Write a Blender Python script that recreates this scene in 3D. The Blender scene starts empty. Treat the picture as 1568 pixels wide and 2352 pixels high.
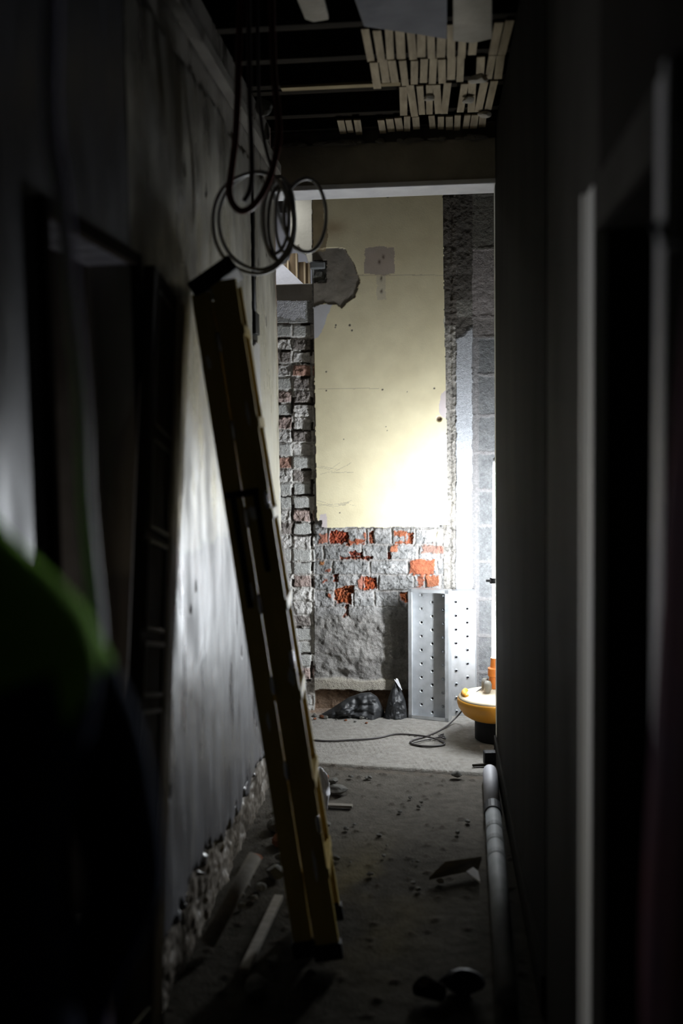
import bpy, bmesh, math, random
import numpy as np
from mathutils import Vector, Matrix, Euler

random.seed(7)
C = bpy.context.scene.collection
SC = bpy.context.scene

# ------------------------------------------------------------------ camera
YAW, PITCH, ROLL, FPX = math.radians(5.4), math.radians(-4.3), -0.015, 2300.0
EYE = Vector((0.0, 0.0, 1.6))
ROT = (Matrix.Rotation(YAW, 3, 'Z') @ Matrix.Rotation(math.pi / 2 + PITCH, 3, 'X') @ Matrix.Rotation(ROLL, 3, 'Z'))
cam = bpy.data.cameras.new('camera')
cam.sensor_fit = 'AUTO'
cam.sensor_width = 36.0
cam.lens = 36.0 * FPX / 2352.0
cam.clip_start = 0.02
cam.dof.use_dof = True
cam.dof.focus_distance = 5.45
cam.dof.aperture_fstop = 1.4
camo = bpy.data.objects.new('camera', cam)
C.objects.link(camo)
camo.matrix_world = Matrix.Translation(EYE) @ ROT.to_4x4()
SC.camera = camo

# ------------------------------------------------------------------ light and exposure
w = bpy.data.worlds.new('world')
SC.world = w
w.use_nodes = True
w.node_tree.nodes['Background'].inputs[0].default_value = (0.5, 0.6, 0.8, 1)
w.node_tree.nodes['Background'].inputs[1].default_value = 0.0
TUBE_STRENGTH = 235.0
TUBE_COLOR = (0.90, 0.95, 1.0, 1)
STAIR_POWER = 5.0
SC.view_settings.view_transform = 'Standard'
SC.view_settings.look = 'None'
SC.view_settings.gamma = 1.0
SC.view_settings.use_curve_mapping = False
SC.view_settings.exposure = 0.0
SC.cycles.use_denoising = True
SC.cycles.max_bounces = 8
SC.cycles.diffuse_bounces = 6

# daylight falling down the stairwell behind the end wall
sl = bpy.data.lights.new('stairwell_daylight', 'AREA')
sl.energy = STAIR_POWER
sl.size = 0.35
sl.color = (0.92, 0.95, 1.0)
slo = bpy.data.objects.new('stairwell_daylight', sl)
C.objects.link(slo)
slo.location = (-1.0, 5.98, 3.13)

# added unseen fill lamp in the side room, brightens the right-hand door trims
wl = bpy.data.lights.new('side_room_fill', 'AREA')
wl.energy = 9.5
wl.size = 0.5
wl.color = (0.95, 0.96, 1.0)
wlo = bpy.data.objects.new('side_room_fill', wl)
C.objects.link(wlo)
wlo.location = (-1.66, 2.55, 1.15)
wlo.rotation_euler = (0, math.radians(-90), 0)

# ------------------------------------------------------------------ helpers
def ray(px, py):
    return ROT @ Vector(((px - 784.0) / FPX, -(py - 1176.0) / FPX, -1.0))

def at(ax, val, px, py):
    d = ray(px, py)
    return EYE + d * ((val - EYE[ax]) / d[ax])

ROTN = np.array(ROT)
def project(X, Y, Z):
    P = np.stack([np.asarray(X, float) * np.ones_like(Z), np.asarray(Y, float) * np.ones_like(Z), Z], -1) - np.array(EYE)
    q = P @ ROTN
    return 784.0 + q[..., 0] / -q[..., 2] * FPX, 1176.0 - q[..., 1] / -q[..., 2] * FPX

def hsh(i, j, s):
    n = (i.astype(np.int64) * 374761393 + j.astype(np.int64) * 668265263 + s * 1442695041) & 0x7fffffff
    n = ((n ^ (n >> 13)) * 1274126177) & 0x7fffffff
    n = n ^ (n >> 16)
    return (n & 0xffff) / 65535.0

def vnoise(x, y, s=0):
    i, j = np.floor(x), np.floor(y)
    fx, fy = x - i, y - j
    fx, fy = fx * fx * (3 - 2 * fx), fy * fy * (3 - 2 * fy)
    a, b = hsh(i, j, s), hsh(i + 1, j, s)
    c, d = hsh(i, j + 1, s), hsh(i + 1, j + 1, s)
    return (a + (b - a) * fx) * (1 - fy) + (c + (d - c) * fx) * fy

def fbm(x, y, scale, s=0, o=4):
    v, amp, tot = 0, 1.0, 0
    x, y = x / scale, y / scale
    for k in range(o):
        v = v + amp * (vnoise(x, y, s + k * 17) - 0.5)
        tot += amp
        amp *= 0.55
        x, y = x * 2.03 + 11.3, y * 2.03 + 5.7
    return v / tot * 2            # about -1..1

def chunks(x, y, scale, s=0):     # cell noise: F1 distance and a value per cell
    x, y = x / scale, y / scale
    i0, j0 = np.floor(x), np.floor(y)
    best = np.full(x.shape, 9.0)
    val = np.zeros(x.shape)
    for di in (-1, 0, 1):
        for dj in (-1, 0, 1):
            i, j = i0 + di, j0 + dj
            dx, dy = i + hsh(i, j, s) - x, j + hsh(i, j, s + 5) - y
            d = np.sqrt(dx * dx + dy * dy)
            m = d < best
            best = np.where(m, d, best)
            val = np.where(m, hsh(i, j, s + 9), val)
    return best, val

def sstep(a, b, x):
    t = np.clip((x - a) / (b - a), 0, 1)
    return t * t * (3 - 2 * t)

def inpoly(px, py, poly):
    r = np.zeros(px.shape, bool)
    n = len(poly)
    for k in range(n):
        x1, y1 = poly[k]
        x2, y2 = poly[(k + 1) % n]
        if y1 == y2:
            continue
        c = ((y1 > py) != (y2 > py)) & (px < (x2 - x1) * (py - y1) / (y2 - y1) + x1)
        r ^= c
    return r

def paint(rgb, mask, col):
    mk = np.asarray(mask, float)[..., None]
    return rgb * (1 - mk) + np.array(col) * mk

# ------------------------------------------------------------------ materials
def mat(name, c1, c2=None, rough=0.7, metal=0.0, scale=12.0, bump=0.0, bscale=60.0, stretch=(1, 1, 1), attr=False, rough2=None, spec=0.5, emit=None, detail=6.0):
    m = bpy.data.materials.new(name)
    m.use_nodes = True
    nt = m.node_tree
    b = nt.nodes['Principled BSDF']
    b.inputs['Roughness'].default_value = rough
    b.inputs['Metallic'].default_value = metal
    b.inputs['Specular IOR Level'].default_value = spec
    tc = nt.nodes.new('ShaderNodeTexCoord')
    mp = nt.nodes.new('ShaderNodeMapping')
    mp.inputs['Scale'].default_value = stretch
    nt.links.new(tc.outputs['Object'], mp.inputs[0])
    ns = nt.nodes.new('ShaderNodeTexNoise')
    ns.inputs['Scale'].default_value = scale
    ns.inputs['Detail'].default_value = detail
    nt.links.new(mp.outputs[0], ns.inputs['Vector'])
    rp = nt.nodes.new('ShaderNodeValToRGB')
    rp.color_ramp.elements[0].position = 0.32
    rp.color_ramp.elements[1].position = 0.68
    c2 = c2 or c1
    rp.color_ramp.elements[0].color = (*c1, 1)
    rp.color_ramp.elements[1].color = (*c2, 1)
    nt.links.new(ns.outputs[0], rp.inputs[0])
    out = rp.outputs[0]
    if attr:
        a = nt.nodes.new('ShaderNodeAttribute')
        a.attribute_name = 'Col'
        mx = nt.nodes.new('ShaderNodeMix')
        mx.data_type = 'RGBA'
        mx.blend_type = 'MULTIPLY'
        mx.inputs[0].default_value = 1.0
        nt.links.new(a.outputs['Color'], mx.inputs[6])
        nt.links.new(out, mx.inputs[7])
        out = mx.outputs[2]
    nt.links.new(out, b.inputs['Base Color'])
    if rough2 is not None:
        mr = nt.nodes.new('ShaderNodeMapRange')
        mr.inputs['From Min'].default_value = 0.35
        mr.inputs['From Max'].default_value = 0.65
        mr.inputs['To Min'].default_value = rough
        mr.inputs['To Max'].default_value = rough2
        nt.links.new(ns.outputs[0], mr.inputs[0])
        nt.links.new(mr.outputs[0], b.inputs['Roughness'])
    if bump:
        n2 = nt.nodes.new('ShaderNodeTexNoise')
        n2.inputs['Scale'].default_value = bscale
        n2.inputs['Detail'].default_value = 6.0
        nt.links.new(mp.outputs[0], n2.inputs['Vector'])
        bp = nt.nodes.new('ShaderNodeBump')
        bp.inputs['Strength'].default_value = bump
        bp.inputs['Distance'].default_value = 0.01
        nt.links.new(n2.outputs[0], bp.inputs['Height'])
        nt.links.new(bp.outputs[0], b.inputs['Normal'])
    if emit:
        b.inputs['Emission Color'].default_value = emit[0]
        b.inputs['Emission Strength'].default_value = emit[1]
    return m

M = {}
M['masonry'] = mat('masonry', (0.82, 0.82, 0.82), (1.12, 1.12, 1.12), rough=0.92, scale=90, bump=0.6, bscale=160, attr=True, spec=0.2)
M['plaster'] = mat('cream_plaster', (0.94, 0.93, 0.90), (1.04, 1.04, 1.03), rough=0.62, scale=9, bump=0.12, bscale=140, attr=True, spec=0.3)
M['wallpaint'] = mat('corridor_wall_paint', (0.80, 0.80, 0.80), (1.1, 1.1, 1.1), rough=0.24, rough2=0.58, scale=4.5, bump=0.05, bscale=26, stretch=(1, 2.2, 0.6), attr=True, spec=0.95)
M['nearpaint'] = mat('near_wall_paint', (0.80, 0.80, 0.80), (1.1, 1.1, 1.1), rough=0.30, rough2=0.5, scale=5, bump=0.05, bscale=26, stretch=(1, 2.2, 0.6), attr=True, spec=0.55)
M['floor'] = mat('dusty_concrete', (0.85, 0.85, 0.85), (1.12, 1.12, 1.12), rough=0.95, scale=30, bump=0.5, bscale=110, attr=True, spec=0.02)
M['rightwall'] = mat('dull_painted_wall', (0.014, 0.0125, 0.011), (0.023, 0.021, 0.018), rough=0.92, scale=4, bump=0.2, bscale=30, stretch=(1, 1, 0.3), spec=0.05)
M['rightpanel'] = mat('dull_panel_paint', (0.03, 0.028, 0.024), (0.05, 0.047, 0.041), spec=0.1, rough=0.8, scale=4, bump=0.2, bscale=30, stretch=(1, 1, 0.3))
M['roomwall'] = mat('bare_room_wall', (0.10, 0.09, 0.08), (0.16, 0.15, 0.13), rough=0.9, scale=4, spec=0.1)
M['trimpaint'] = mat('dirty_trim_paint', (0.78, 0.76, 0.68), (0.88, 0.87, 0.82), rough=0.45, scale=6, bump=0.15, bscale=30, stretch=(1, 1, 0.3))
M['greypaint'] = mat('grey_trim_paint', (0.66, 0.65, 0.66), (0.78, 0.77, 0.78), rough=0.45, scale=5, bump=0.15, bscale=30, stretch=(1, 1, 0.3))
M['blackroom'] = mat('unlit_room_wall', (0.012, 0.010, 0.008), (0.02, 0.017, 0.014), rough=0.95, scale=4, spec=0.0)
M['dark'] = mat('sooty_plaster', (0.10, 0.09, 0.08), (0.16, 0.15, 0.13), rough=0.9, scale=5, spec=0.1)
M['lintel'] = mat('lintel_plaster', (0.26, 0.24, 0.20), (0.36, 0.33, 0.28), rough=0.85, scale=7, bump=0.3, bscale=50, spec=0.1)
M['whitewash'] = mat('white_plaster', (0.62, 0.62, 0.66), (0.74, 0.74, 0.77), rough=0.75, scale=8, bump=0.15, bscale=60)
M['creampier'] = mat('cream_pier', (0.26, 0.245, 0.195), (0.31, 0.29, 0.235), rough=0.75, scale=8, bump=0.2, bscale=60)
M['lath'] = mat('dusty_lath', (0.26, 0.215, 0.15), (0.40, 0.335, 0.235), rough=0.9, scale=14, bump=0.4, bscale=60, stretch=(3, 0.5, 3), spec=0.1)
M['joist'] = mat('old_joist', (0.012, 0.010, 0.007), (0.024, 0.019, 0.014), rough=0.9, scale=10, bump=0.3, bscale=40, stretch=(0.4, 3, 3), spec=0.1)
M['joistlight'] = mat('dusty_joist', (0.22, 0.17, 0.10), (0.34, 0.28, 0.17), rough=0.9, scale=14, bump=0.3, bscale=40, stretch=(0.4, 3, 3), spec=0.1)
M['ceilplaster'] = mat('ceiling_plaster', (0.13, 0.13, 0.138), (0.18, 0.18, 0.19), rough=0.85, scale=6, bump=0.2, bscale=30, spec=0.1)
M['fibreglass'] = mat('ladder_fibreglass', (0.46, 0.33, 0.065), (0.58, 0.42, 0.10), rough=0.5, scale=8, bump=0.1, bscale=80, stretch=(3, 3, 0.4))
M['alu'] = mat('ladder_aluminium', (0.48, 0.48, 0.48), (0.62, 0.62, 0.62), rough=0.4, metal=0.8, scale=20)
M['rivet'] = mat('bright_aluminium', (0.86, 0.86, 0.86), (0.92, 0.92, 0.92), rough=0.24, metal=0.9, scale=20)
M['black'] = mat('black_plastic', (0.008, 0.008, 0.009), (0.014, 0.014, 0.016), spec=0.2, rough=0.6, scale=20)
M['splash'] = mat('white_paint_splash', (0.75, 0.75, 0.72), (0.85, 0.85, 0.83), rough=0.5, scale=40)
M['greycable'] = mat('grey_cable', (0.30, 0.30, 0.30), (0.40, 0.40, 0.40), rough=0.45, scale=30)
M['darkcable'] = mat('dark_cable', (0.05, 0.045, 0.045), (0.08, 0.07, 0.07), rough=0.45, scale=30)
M['redcable'] = mat('dark_red_cable', (0.10, 0.022, 0.018), (0.15, 0.035, 0.03), rough=0.4, scale=30)
M['violetcable'] = mat('violet_cable', (0.55, 0.52, 0.78), (0.65, 0.62, 0.86), rough=0.45, scale=8)
M['brownpaint'] = mat('brown_door_paint', (0.028, 0.021, 0.013), (0.05, 0.038, 0.024), rough=0.5, rough2=0.65, scale=9, bump=0.1, bscale=30, stretch=(1, 3, 0.5), spec=0.25)
M['browngloss'] = mat('brown_gloss_moulding', (0.06, 0.05, 0.036), (0.09, 0.075, 0.055), rough=0.28, scale=9, spec=0.5)
M['tanpaint'] = mat('tan_gloss_paint', (0.30, 0.24, 0.15), (0.44, 0.38, 0.27), rough=0.35, scale=9, bump=0.15, bscale=30, stretch=(1, 3, 0.5))
M['steel'] = mat('galvanised_steel', (0.42, 0.435, 0.45), (0.52, 0.535, 0.55), rough=0.42, rough2=0.55, metal=0.6, scale=22, bump=0.06, bscale=60)
M['amber'] = mat('amber_plastic', (0.75, 0.33, 0.03), (0.80, 0.38, 0.045), rough=0.42, scale=6)
M['amberlit'] = mat('lit_amber_top', (0.74, 0.62, 0.44), (0.82, 0.73, 0.58), rough=0.6, scale=14)  # amber paled for the base top, the tube's light put into its colour
M['orange'] = mat('orange_plastic', (0.80, 0.22, 0.03), (0.86, 0.27, 0.05), rough=0.4, scale=6)
M['greyplastic'] = mat('grey_plastic', (0.26, 0.25, 0.22), (0.34, 0.33, 0.30), rough=0.5, scale=20)
M['tube'] = mat('tube_glow', (0.9, 0.9, 0.9), rough=0.4, emit=(TUBE_COLOR, TUBE_STRENGTH))
M['bagblack'] = mat('black_sheeting', (0.018, 0.019, 0.021), (0.034, 0.035, 0.038), rough=0.42, rough2=0.6, scale=14, bump=0.3, bscale=35)
M['paper'] = mat('white_scrap', (0.72, 0.72, 0.76), (0.82, 0.82, 0.86), rough=0.7, scale=14)
M['pipewhite'] = mat('white_plastic_pipe', (0.34, 0.34, 0.37), (0.42, 0.42, 0.45), rough=0.6, scale=6)
M['pipegrey'] = mat('grey_dusty_pipe', (0.12, 0.128, 0.132), (0.22, 0.23, 0.235), rough=0.7, scale=9)
M['wood'] = mat('weathered_wood', (0.15, 0.13, 0.10), (0.22, 0.20, 0.165), rough=0.85, scale=12, bump=0.3, bscale=60, stretch=(1, 4, 4))
M['darkwood'] = mat('dark_stained_wood', (0.13, 0.085, 0.04), (0.20, 0.135, 0.065), rough=0.7, scale=12, bump=0.2, bscale=60, stretch=(4, 4, 0.6))
M['palewood'] = mat('pale_wood_edge', (0.52, 0.40, 0.24), (0.60, 0.48, 0.30), rough=0.7, scale=20, stretch=(4, 4, 0.6))
M['brick'] = mat('brick_fragment', (0.17, 0.07, 0.04), (0.25, 0.11, 0.065), spec=0.05, rough=0.95, scale=20, bump=0.5, bscale=60)
M['mortar'] = mat('mortar_fragment', (0.10, 0.096, 0.088), (0.17, 0.165, 0.15), spec=0.05, rough=0.95, scale=20, bump=0.5, bscale=60)
M['navy'] = mat('navy_cloth', (0.006, 0.009, 0.022), (0.010, 0.014, 0.032), rough=0.9, scale=30, bump=0.3, bscale=90, spec=0.15)
M['hivis'] = mat('green_cloth', (0.28, 0.75, 0.05), (0.34, 0.82, 0.08), rough=0.8, scale=30, spec=0.2)
M['skin'] = mat('skin', (0.52, 0.33, 0.25), (0.58, 0.38, 0.29), rough=0.55, scale=30)
M['hair'] = mat('dark_hair', (0.02, 0.015, 0.01), (0.04, 0.03, 0.02), rough=0.6, scale=60)
M['redcloth'] = mat('dark_red_cloth', (0.16, 0.045, 0.045), (0.10, 0.05, 0.09), rough=0.85, scale=5, bump=0.3, bscale=80)
M['boot'] = mat('boot_leather', (0.03, 0.022, 0.015), (0.05, 0.04, 0.03), rough=0.6, scale=30)

# ------------------------------------------------------------------ mesh builder
class MB:
    def __init__(s):
        s.v, s.f = [], []
    def add(s, v, f):
        n = len(s.v)
        s.v += [Vector(p) for p in v]
        s.f += [tuple(i + n for i in q) for q in f]
        return s
    def box(s, c, size, rot=None):
        hx, hy, hz = size[0] / 2, size[1] / 2, size[2] / 2
        R = rot if rot is not None else Matrix.Identity(3)
        c = Vector(c)
        v = [c + R @ Vector((x * hx, y * hy, z * hz)) for z in (-1, 1) for y in (-1, 1) for x in (-1, 1)]
        return s.add(v, [(0, 2, 3, 1), (4, 5, 7, 6), (0, 1, 5, 4), (2, 6, 7, 3), (0, 4, 6, 2), (1, 3, 7, 5)])
    def span(s, a, b):
        a, b = Vector(a), Vector(b)
        return s.box((a + b) / 2, (abs(b.x - a.x), abs(b.y - a.y), abs(b.z - a.z)))
    def tube(s, path, r, seg=10, cap=True):
        path = [Vector(p) for p in path]
        n = len(path)
        rs = r if isinstance(r, (list, tuple)) else [r] * n
        t0 = (path[1] - path[0]).normalized()
        up = Vector((0, 0, 1)) if abs(t0.z) < 0.9 else Vector((1, 0, 0))
        nrm = t0.cross(up).normalized()
        v, f = [], []
        for i in range(n):
            t = (path[min(i + 1, n - 1)] - path[max(i - 1, 0)]).normalized()
            nrm = (nrm - t * nrm.dot(t)).normalized()
            b = t.cross(nrm)
            for k in range(seg):
                a = 2 * math.pi * k / seg
                v.append(path[i] + (nrm * math.cos(a) + b * math.sin(a)) * rs[i])
        for i in range(n - 1):
            for k in range(seg):
                k2 = (k + 1) % seg
                f.append((i * seg + k, i * seg + k2, (i + 1) * seg + k2, (i + 1) * seg + k))
        if cap:
            f.append(tuple(range(seg - 1, -1, -1)))
            f.append(tuple((n - 1) * seg + k for k in range(seg)))
        return s.add(v, f)
    def lathe(s, prof, c, seg=40, sx=1.0, sy=1.0):
        c = Vector(c)
        v, f = [], []
        n = len(prof)
        for (r, z) in prof:
            for k in range(seg):
                a = 2 * math.pi * k / seg
                v.append(c + Vector((math.cos(a) * r * sx, math.sin(a) * r * sy, z)))
        for i in range(n - 1):
            for k in range(seg):
                k2 = (k + 1) % seg
                f.append((i * seg + k, i * seg + k2, (i + 1) * seg + k2, (i + 1) * seg + k))
        f.append(tuple(range(seg - 1, -1, -1)))
        f.append(tuple((n - 1) * seg + k for k in range(seg)))
        return s.add(v, f)
    def prism(s, pts, off):
        n = len(pts)
        off = Vector(off)
        v = [Vector(p) for p in pts] + [Vector(p) + off for p in pts]
        f = [tuple(range(n)), tuple(range(2 * n - 1, n - 1, -1))]
        f += [(k, k + n, (k + 1) % n + n, (k + 1) % n) for k in range(n)]
        return s.add(v, f)
    def rock(s, c, size, seed, rot=0.0, seg=2, jag=0.35):
        bm = bmesh.new()
        bmesh.ops.create_icosphere(bm, subdivisions=seg, radius=1.0)
        rn = random.Random(seed)
        dirs = [Vector((rn.uniform(-1, 1), rn.uniform(-1, 1), rn.uniform(-1, 1))).normalized() for _ in range(9)]
        cuts = [rn.uniform(0.5, 0.85) for _ in dirs]
        R = Matrix.Rotation(rot, 3, 'Z')
        v = []
        for q in bm.verts:
            p = q.co.copy()
            for d, k in zip(dirs, cuts):
                e = p.dot(d) - k
                if e > 0:
                    p -= d * e
            p += Vector((rn.uniform(-1, 1), rn.uniform(-1, 1), rn.uniform(-1, 1))) * 0.05 * jag
            v.append(Vector(c) + R @ Vector((p.x * size[0], p.y * size[1], max(p.z, -0.75) * size[2])))
        f = [tuple(q.index for q in fc.verts) for fc in bm.faces]
        bm.free()
        return s.add(v, f)
    def build(s, name, m, parent=None, smooth=False, bevel=0.0, origin=None):
        if parent is not None:
            o0 = Vector(parent.get('_o', (0, 0, 0)))
        elif origin is not None:
            o0 = Vector(origin)
        else:
            xs = [p.x for p in s.v]; ys = [p.y for p in s.v]; zs = [p.z for p in s.v]
            o0 = Vector(((min(xs) + max(xs)) / 2, (min(ys) + max(ys)) / 2, min(zs)))
        me = bpy.data.meshes.new(name)
        me.from_pydata([tuple(p - o0) for p in s.v], [], s.f)
        bm = bmesh.new()
        bm.from_mesh(me)
        bmesh.ops.recalc_face_normals(bm, faces=bm.faces)
        bm.to_mesh(me)
        bm.free()
        me.materials.append(M[m] if isinstance(m, str) else m)
        if smooth:
            me.polygons.foreach_set('use_smooth', [True] * len(me.polygons))
        o = bpy.data.objects.new(name, me)
        C.objects.link(o)
        if parent is not None:
            o.parent = parent
            o['_o'] = tuple(o0)
        else:
            o.location = o0
            o['_o'] = tuple(o0)
        if bevel:
            b = o.modifiers.new('bevel', 'BEVEL')
            b.width = bevel
            b.segments = 2
            b.limit_method = 'ANGLE'
        return o

def tag(o, label, cat, group=None, kind=None):
    o['label'] = label
    o['category'] = cat
    if group: o['group'] = group
    if kind: o['kind'] = kind
    return o

def thing(name, label, cat, loc, group=None):
    o = bpy.data.objects.new(name, None)
    o.empty_display_size = 0.1
    C.objects.link(o)
    o.location = loc
    o['_o'] = tuple(loc)
    return tag(o, label, cat, group)

def struct(o):
    o['kind'] = 'structure'
    return o

def smoothpath(pts, n=8):
    pts = [Vector(p) for p in pts]
    out = []
    P = [pts[0]] + pts + [pts[-1]]
    for i in range(1, len(P) - 2):
        for k in range(n):
            t = k / n
            a, b, c, d = P[i - 1], P[i], P[i + 1], P[i + 2]
            out.append(0.5 * ((2 * b) + (c - a) * t + (2 * a - 5 * b + 4 * c - d) * t * t + (3 * b - a - 3 * c + d) * t ** 3))
    out.append(pts[-1])
    return out

def grid(name, m, U, V, plane, ax, d, rgb, keep=None, skirt=None, parent=None, smooth=True):
    """A sheet of masonry: U runs along the wall, V up; d is relief towards the room; keep masks faces; skirt gives the sheet thickness."""
    nv, nu = U.shape
    if ax == 1:
        P = np.stack([U, plane - d, V], -1)
    elif ax == 0:
        P = np.stack([plane + d, U, V], -1)
    else:
        P = np.stack([U, V, plane + d], -1)
    P = P.reshape(-1, 3)
    idx = np.arange(nv * nu).reshape(nv, nu)
    q = np.stack([idx[:-1, :-1], idx[:-1, 1:], idx[1:, 1:], idx[1:, :-1]], -1)
    if ax == 0:
        q = q[..., ::-1] if False else q
    if keep is not None:
        k = keep[:-1, :-1] & keep[:-1, 1:] & keep[1:, 1:] & keep[1:, :-1]
        q = q[k]
    q = q.reshape(-1, 4)
    col = rgb.reshape(-1, 3)
    if skirt is not None:
        e = np.concatenate([q[:, [0, 1]], q[:, [1, 2]], q[:, [2, 3]], q[:, [3, 0]]])
        key = np.sort(e, 1)
        kk = key[:, 0].astype(np.int64) * (nv * nu + 1) + key[:, 1]
        _, inv, cnt = np.unique(kk, return_inverse=True, return_counts=True)
        be = e[cnt[inv] == 1]
        off = len(P)
        P = np.concatenate([P, P + np.array(skirt)])
        col = np.concatenate([col, col * 0 + np.array((0.22, 0.19, 0.16))])
        q = np.concatenate([q, np.stack([be[:, 1], be[:, 0], be[:, 0] + off, be[:, 1] + off], -1)])
    used, inv = np.unique(q, return_inverse=True)
    P, col, q = P[used], col[used], inv.reshape(-1, 4)
    me = bpy.data.meshes.new(name)
    me.vertices.add(len(P))
    me.vertices.foreach_set('co', P.astype(np.float32).ravel())
    me.loops.add(len(q) * 4)
    me.loops.foreach_set('vertex_index', q.astype(np.int32).ravel())
    me.polygons.add(len(q))
    me.polygons.foreach_set('loop_start', np.arange(0, len(q) * 4, 4, dtype=np.int32))
    me.update(calc_edges=True)
    me.validate()
    a = me.color_attributes.new('Col', 'FLOAT_COLOR', 'POINT')
    a.data.foreach_set('color', np.concatenate([np.clip(col, 0, 1), np.ones((len(col), 1))], 1).astype(np.float32).ravel())
    if smooth:
        me.polygons.foreach_set('use_smooth', np.ones(len(q), bool))
    me.materials.append(M[m])
    o = bpy.data.objects.new(name, me)
    C.objects.link(o)
    if parent is not None:
        o.parent = parent
    o['_o'] = (0, 0, 0)
    return o

# ================================================================== SETTING
XL, XR, YEND, YB, ZC = -0.745, 0.290, 4.95, 5.72, 3.04

# ---- end wall: stripped brick, block and render
def back_wall():
    X, Z = np.meshgrid(np.arange(-1.02, 0.44, 0.0033), np.arange(-0.02, 3.06, 0.0033))
    px, py = project(X, YB, Z)
    n1, n2, n3 = fbm(X, Z, 0.05, 1), fbm(X, Z, 0.016, 2), fbm(X, Z, 0.2, 3)
    cd, cv = chunks(X, Z, 0.03, 4)
    cd2, cv2 = chunks(X, Z, 0.011, 8)
    fine = 0.006 * n1 + 0.0035 * n2
    d = fine.copy()
    rgb = np.ones(X.shape + (3,)) * np.array((0.34, 0.335, 0.325))
    rgb = rgb * (1 + 0.22 * n1 + 0.15 * n2)[..., None]
    jx, jy = px + 3.5 * n1, py + 3.0 * fbm(X, Z, 0.04, 9)
    # toothed brick pier at the left
    colm = (px < 722) & (py > 742)
    k = np.floor((jy - 745) / 30.3)
    cb = np.where(jx < 671, 0, 1)
    r1, r2 = hsh(k, cb, 21), hsh(k, cb, 22)
    fy = (jy - 745) / 30.3 - k
    ej = np.minimum(np.minimum(fy, 1 - fy) * 30.3, np.minimum(np.abs(jx - 671), np.abs(jx - 716)))
    joint = 1 - sstep(1.6, 4.0, ej)
    pal = [((0.47, 0.47, 0.45), 0.42), ((0.24, 0.215, 0.20), 0.54), ((0.36, 0.28, 0.255), 0.74), ((0.56, 0.54, 0.52), 0.93), ((0.40, 0.24, 0.19), 1.01)]
    ccol = np.zeros_like(rgb)
    pal = [(tuple(1.18 * q for q in c), h) for c, h in pal]
    lo = 0.0
    for c, hi in pal:
        ccol = np.where(((r2 >= lo) & (r2 < hi))[..., None], np.array(c), ccol)
        lo = hi
    smoothb = (r2 < 0.42)
    ccol = ccol * (1 + np.where(smoothb, 0.06, 0.3) * n1 + np.where(smoothb, 0.05, 0.25) * n2)[..., None]
    jcol = np.array((0.58, 0.56, 0.53)) * (1 + 0.25 * n2)[..., None]
    dk = (hsh(np.floor(jx / 23), np.floor(jy / 19), 5) < 0.28)
    jcol = np.where(dk[..., None], np.array((0.10, 0.085, 0.075)), jcol)
    ccol = ccol * (1 - joint[..., None]) + jcol * joint[..., None]
    dcol = (r1 - 0.5) * 0.022 + np.where(smoothb, 0.002 * n2, 0.008 * (cv - 0.5) + 0.006 * n2 + 0.005 * n1) - joint * np.where(dk, 0.018, 0.006)
    rgb = np.where(colm[..., None], ccol, rgb)
    d = np.where(colm, dcol, d)
    # cement and white plaster over the top of the pier
    top = (px < 722) & (py <= 742)
    tw = (px < 702 + 5 * n1) & (py > 690) & (py < 733 + 10 * n1)
    tcol = np.where(tw[..., None], np.array((0.66, 0.66, 0.70)), np.array((0.36, 0.36, 0.35))) * (1 + 0.1 * n1)[..., None]
    rgb = np.where(top[..., None], tcol, rgb)
    d = np.where(top, 0.012 + 0.25 * fine, d)
    # red brick and grey render under the cream plaster
    low = (px >= 722) & (px < 1036) & (py > 1200)
    cuts = [1212, 1251, 1287, 1321, 1357, 1395]
    joints = [[752, 840, 857, 898, 940, 953, 1000], [742, 830, 890, 960, 1010], [763, 849, 935, 1004], [770, 833, 868, 950, 976, 1012], [768, 812, 860, 914, 934, 990]]
    jd = np.full(X.shape, 99.0)
    for i in range(5):
        row = (jy >= cuts[i]) & (jy < cuts[i + 1])
        dd = np.minimum(np.abs(jy - cuts[i]), np.abs(jy - cuts[i + 1]))
        for j in joints[i]:
            dd = np.minimum(dd, np.abs(jx - j))
        jd = np.where(row, dd, jd)
    lj = (1 - sstep(1.2, 3.6, jd)) * (jy < 1395)
    lcol = np.array((0.27, 0.27, 0.266)) * (1 + 0.28 * n1 + 0.28 * n2)[..., None]
    lcol = np.where((cv2 < 0.12)[..., None] & (n1 > -0.2)[..., None], lcol * 0.45, lcol)
    lite = sstep(-0.15, 0.45, fbm(X, Z, 0.07, 31))
    lcol = paint(lcol, 0.6 * lite, (0.46, 0.45, 0.445))
    lcol = paint(lcol, lj * 0.75, (0.36, 0.34, 0.32))
    ld = 0.007 * n1 + 0.005 * n2 + 0.006 * (cv - 0.5) - 0.008 * lj
    # smoother old render lower down
    rd = sstep(1380, 1425, jy + 30 * n3)
    rcol = np.array((0.235, 0.225, 0.212)) * (1 + 0.22 * n3 + 0.16 * n1 + 0.12 * n2)[..., None]
    lcol = lcol * (1 - rd[..., None]) + rcol * rd[..., None]
    ld = ld * (1 - rd) + rd * (0.012 + 0.024 * fbm(X, Z, 0.16, 41) + 0.013 * fbm(X, Z, 0.045, 42, 3) + 0.002 * n2)
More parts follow.
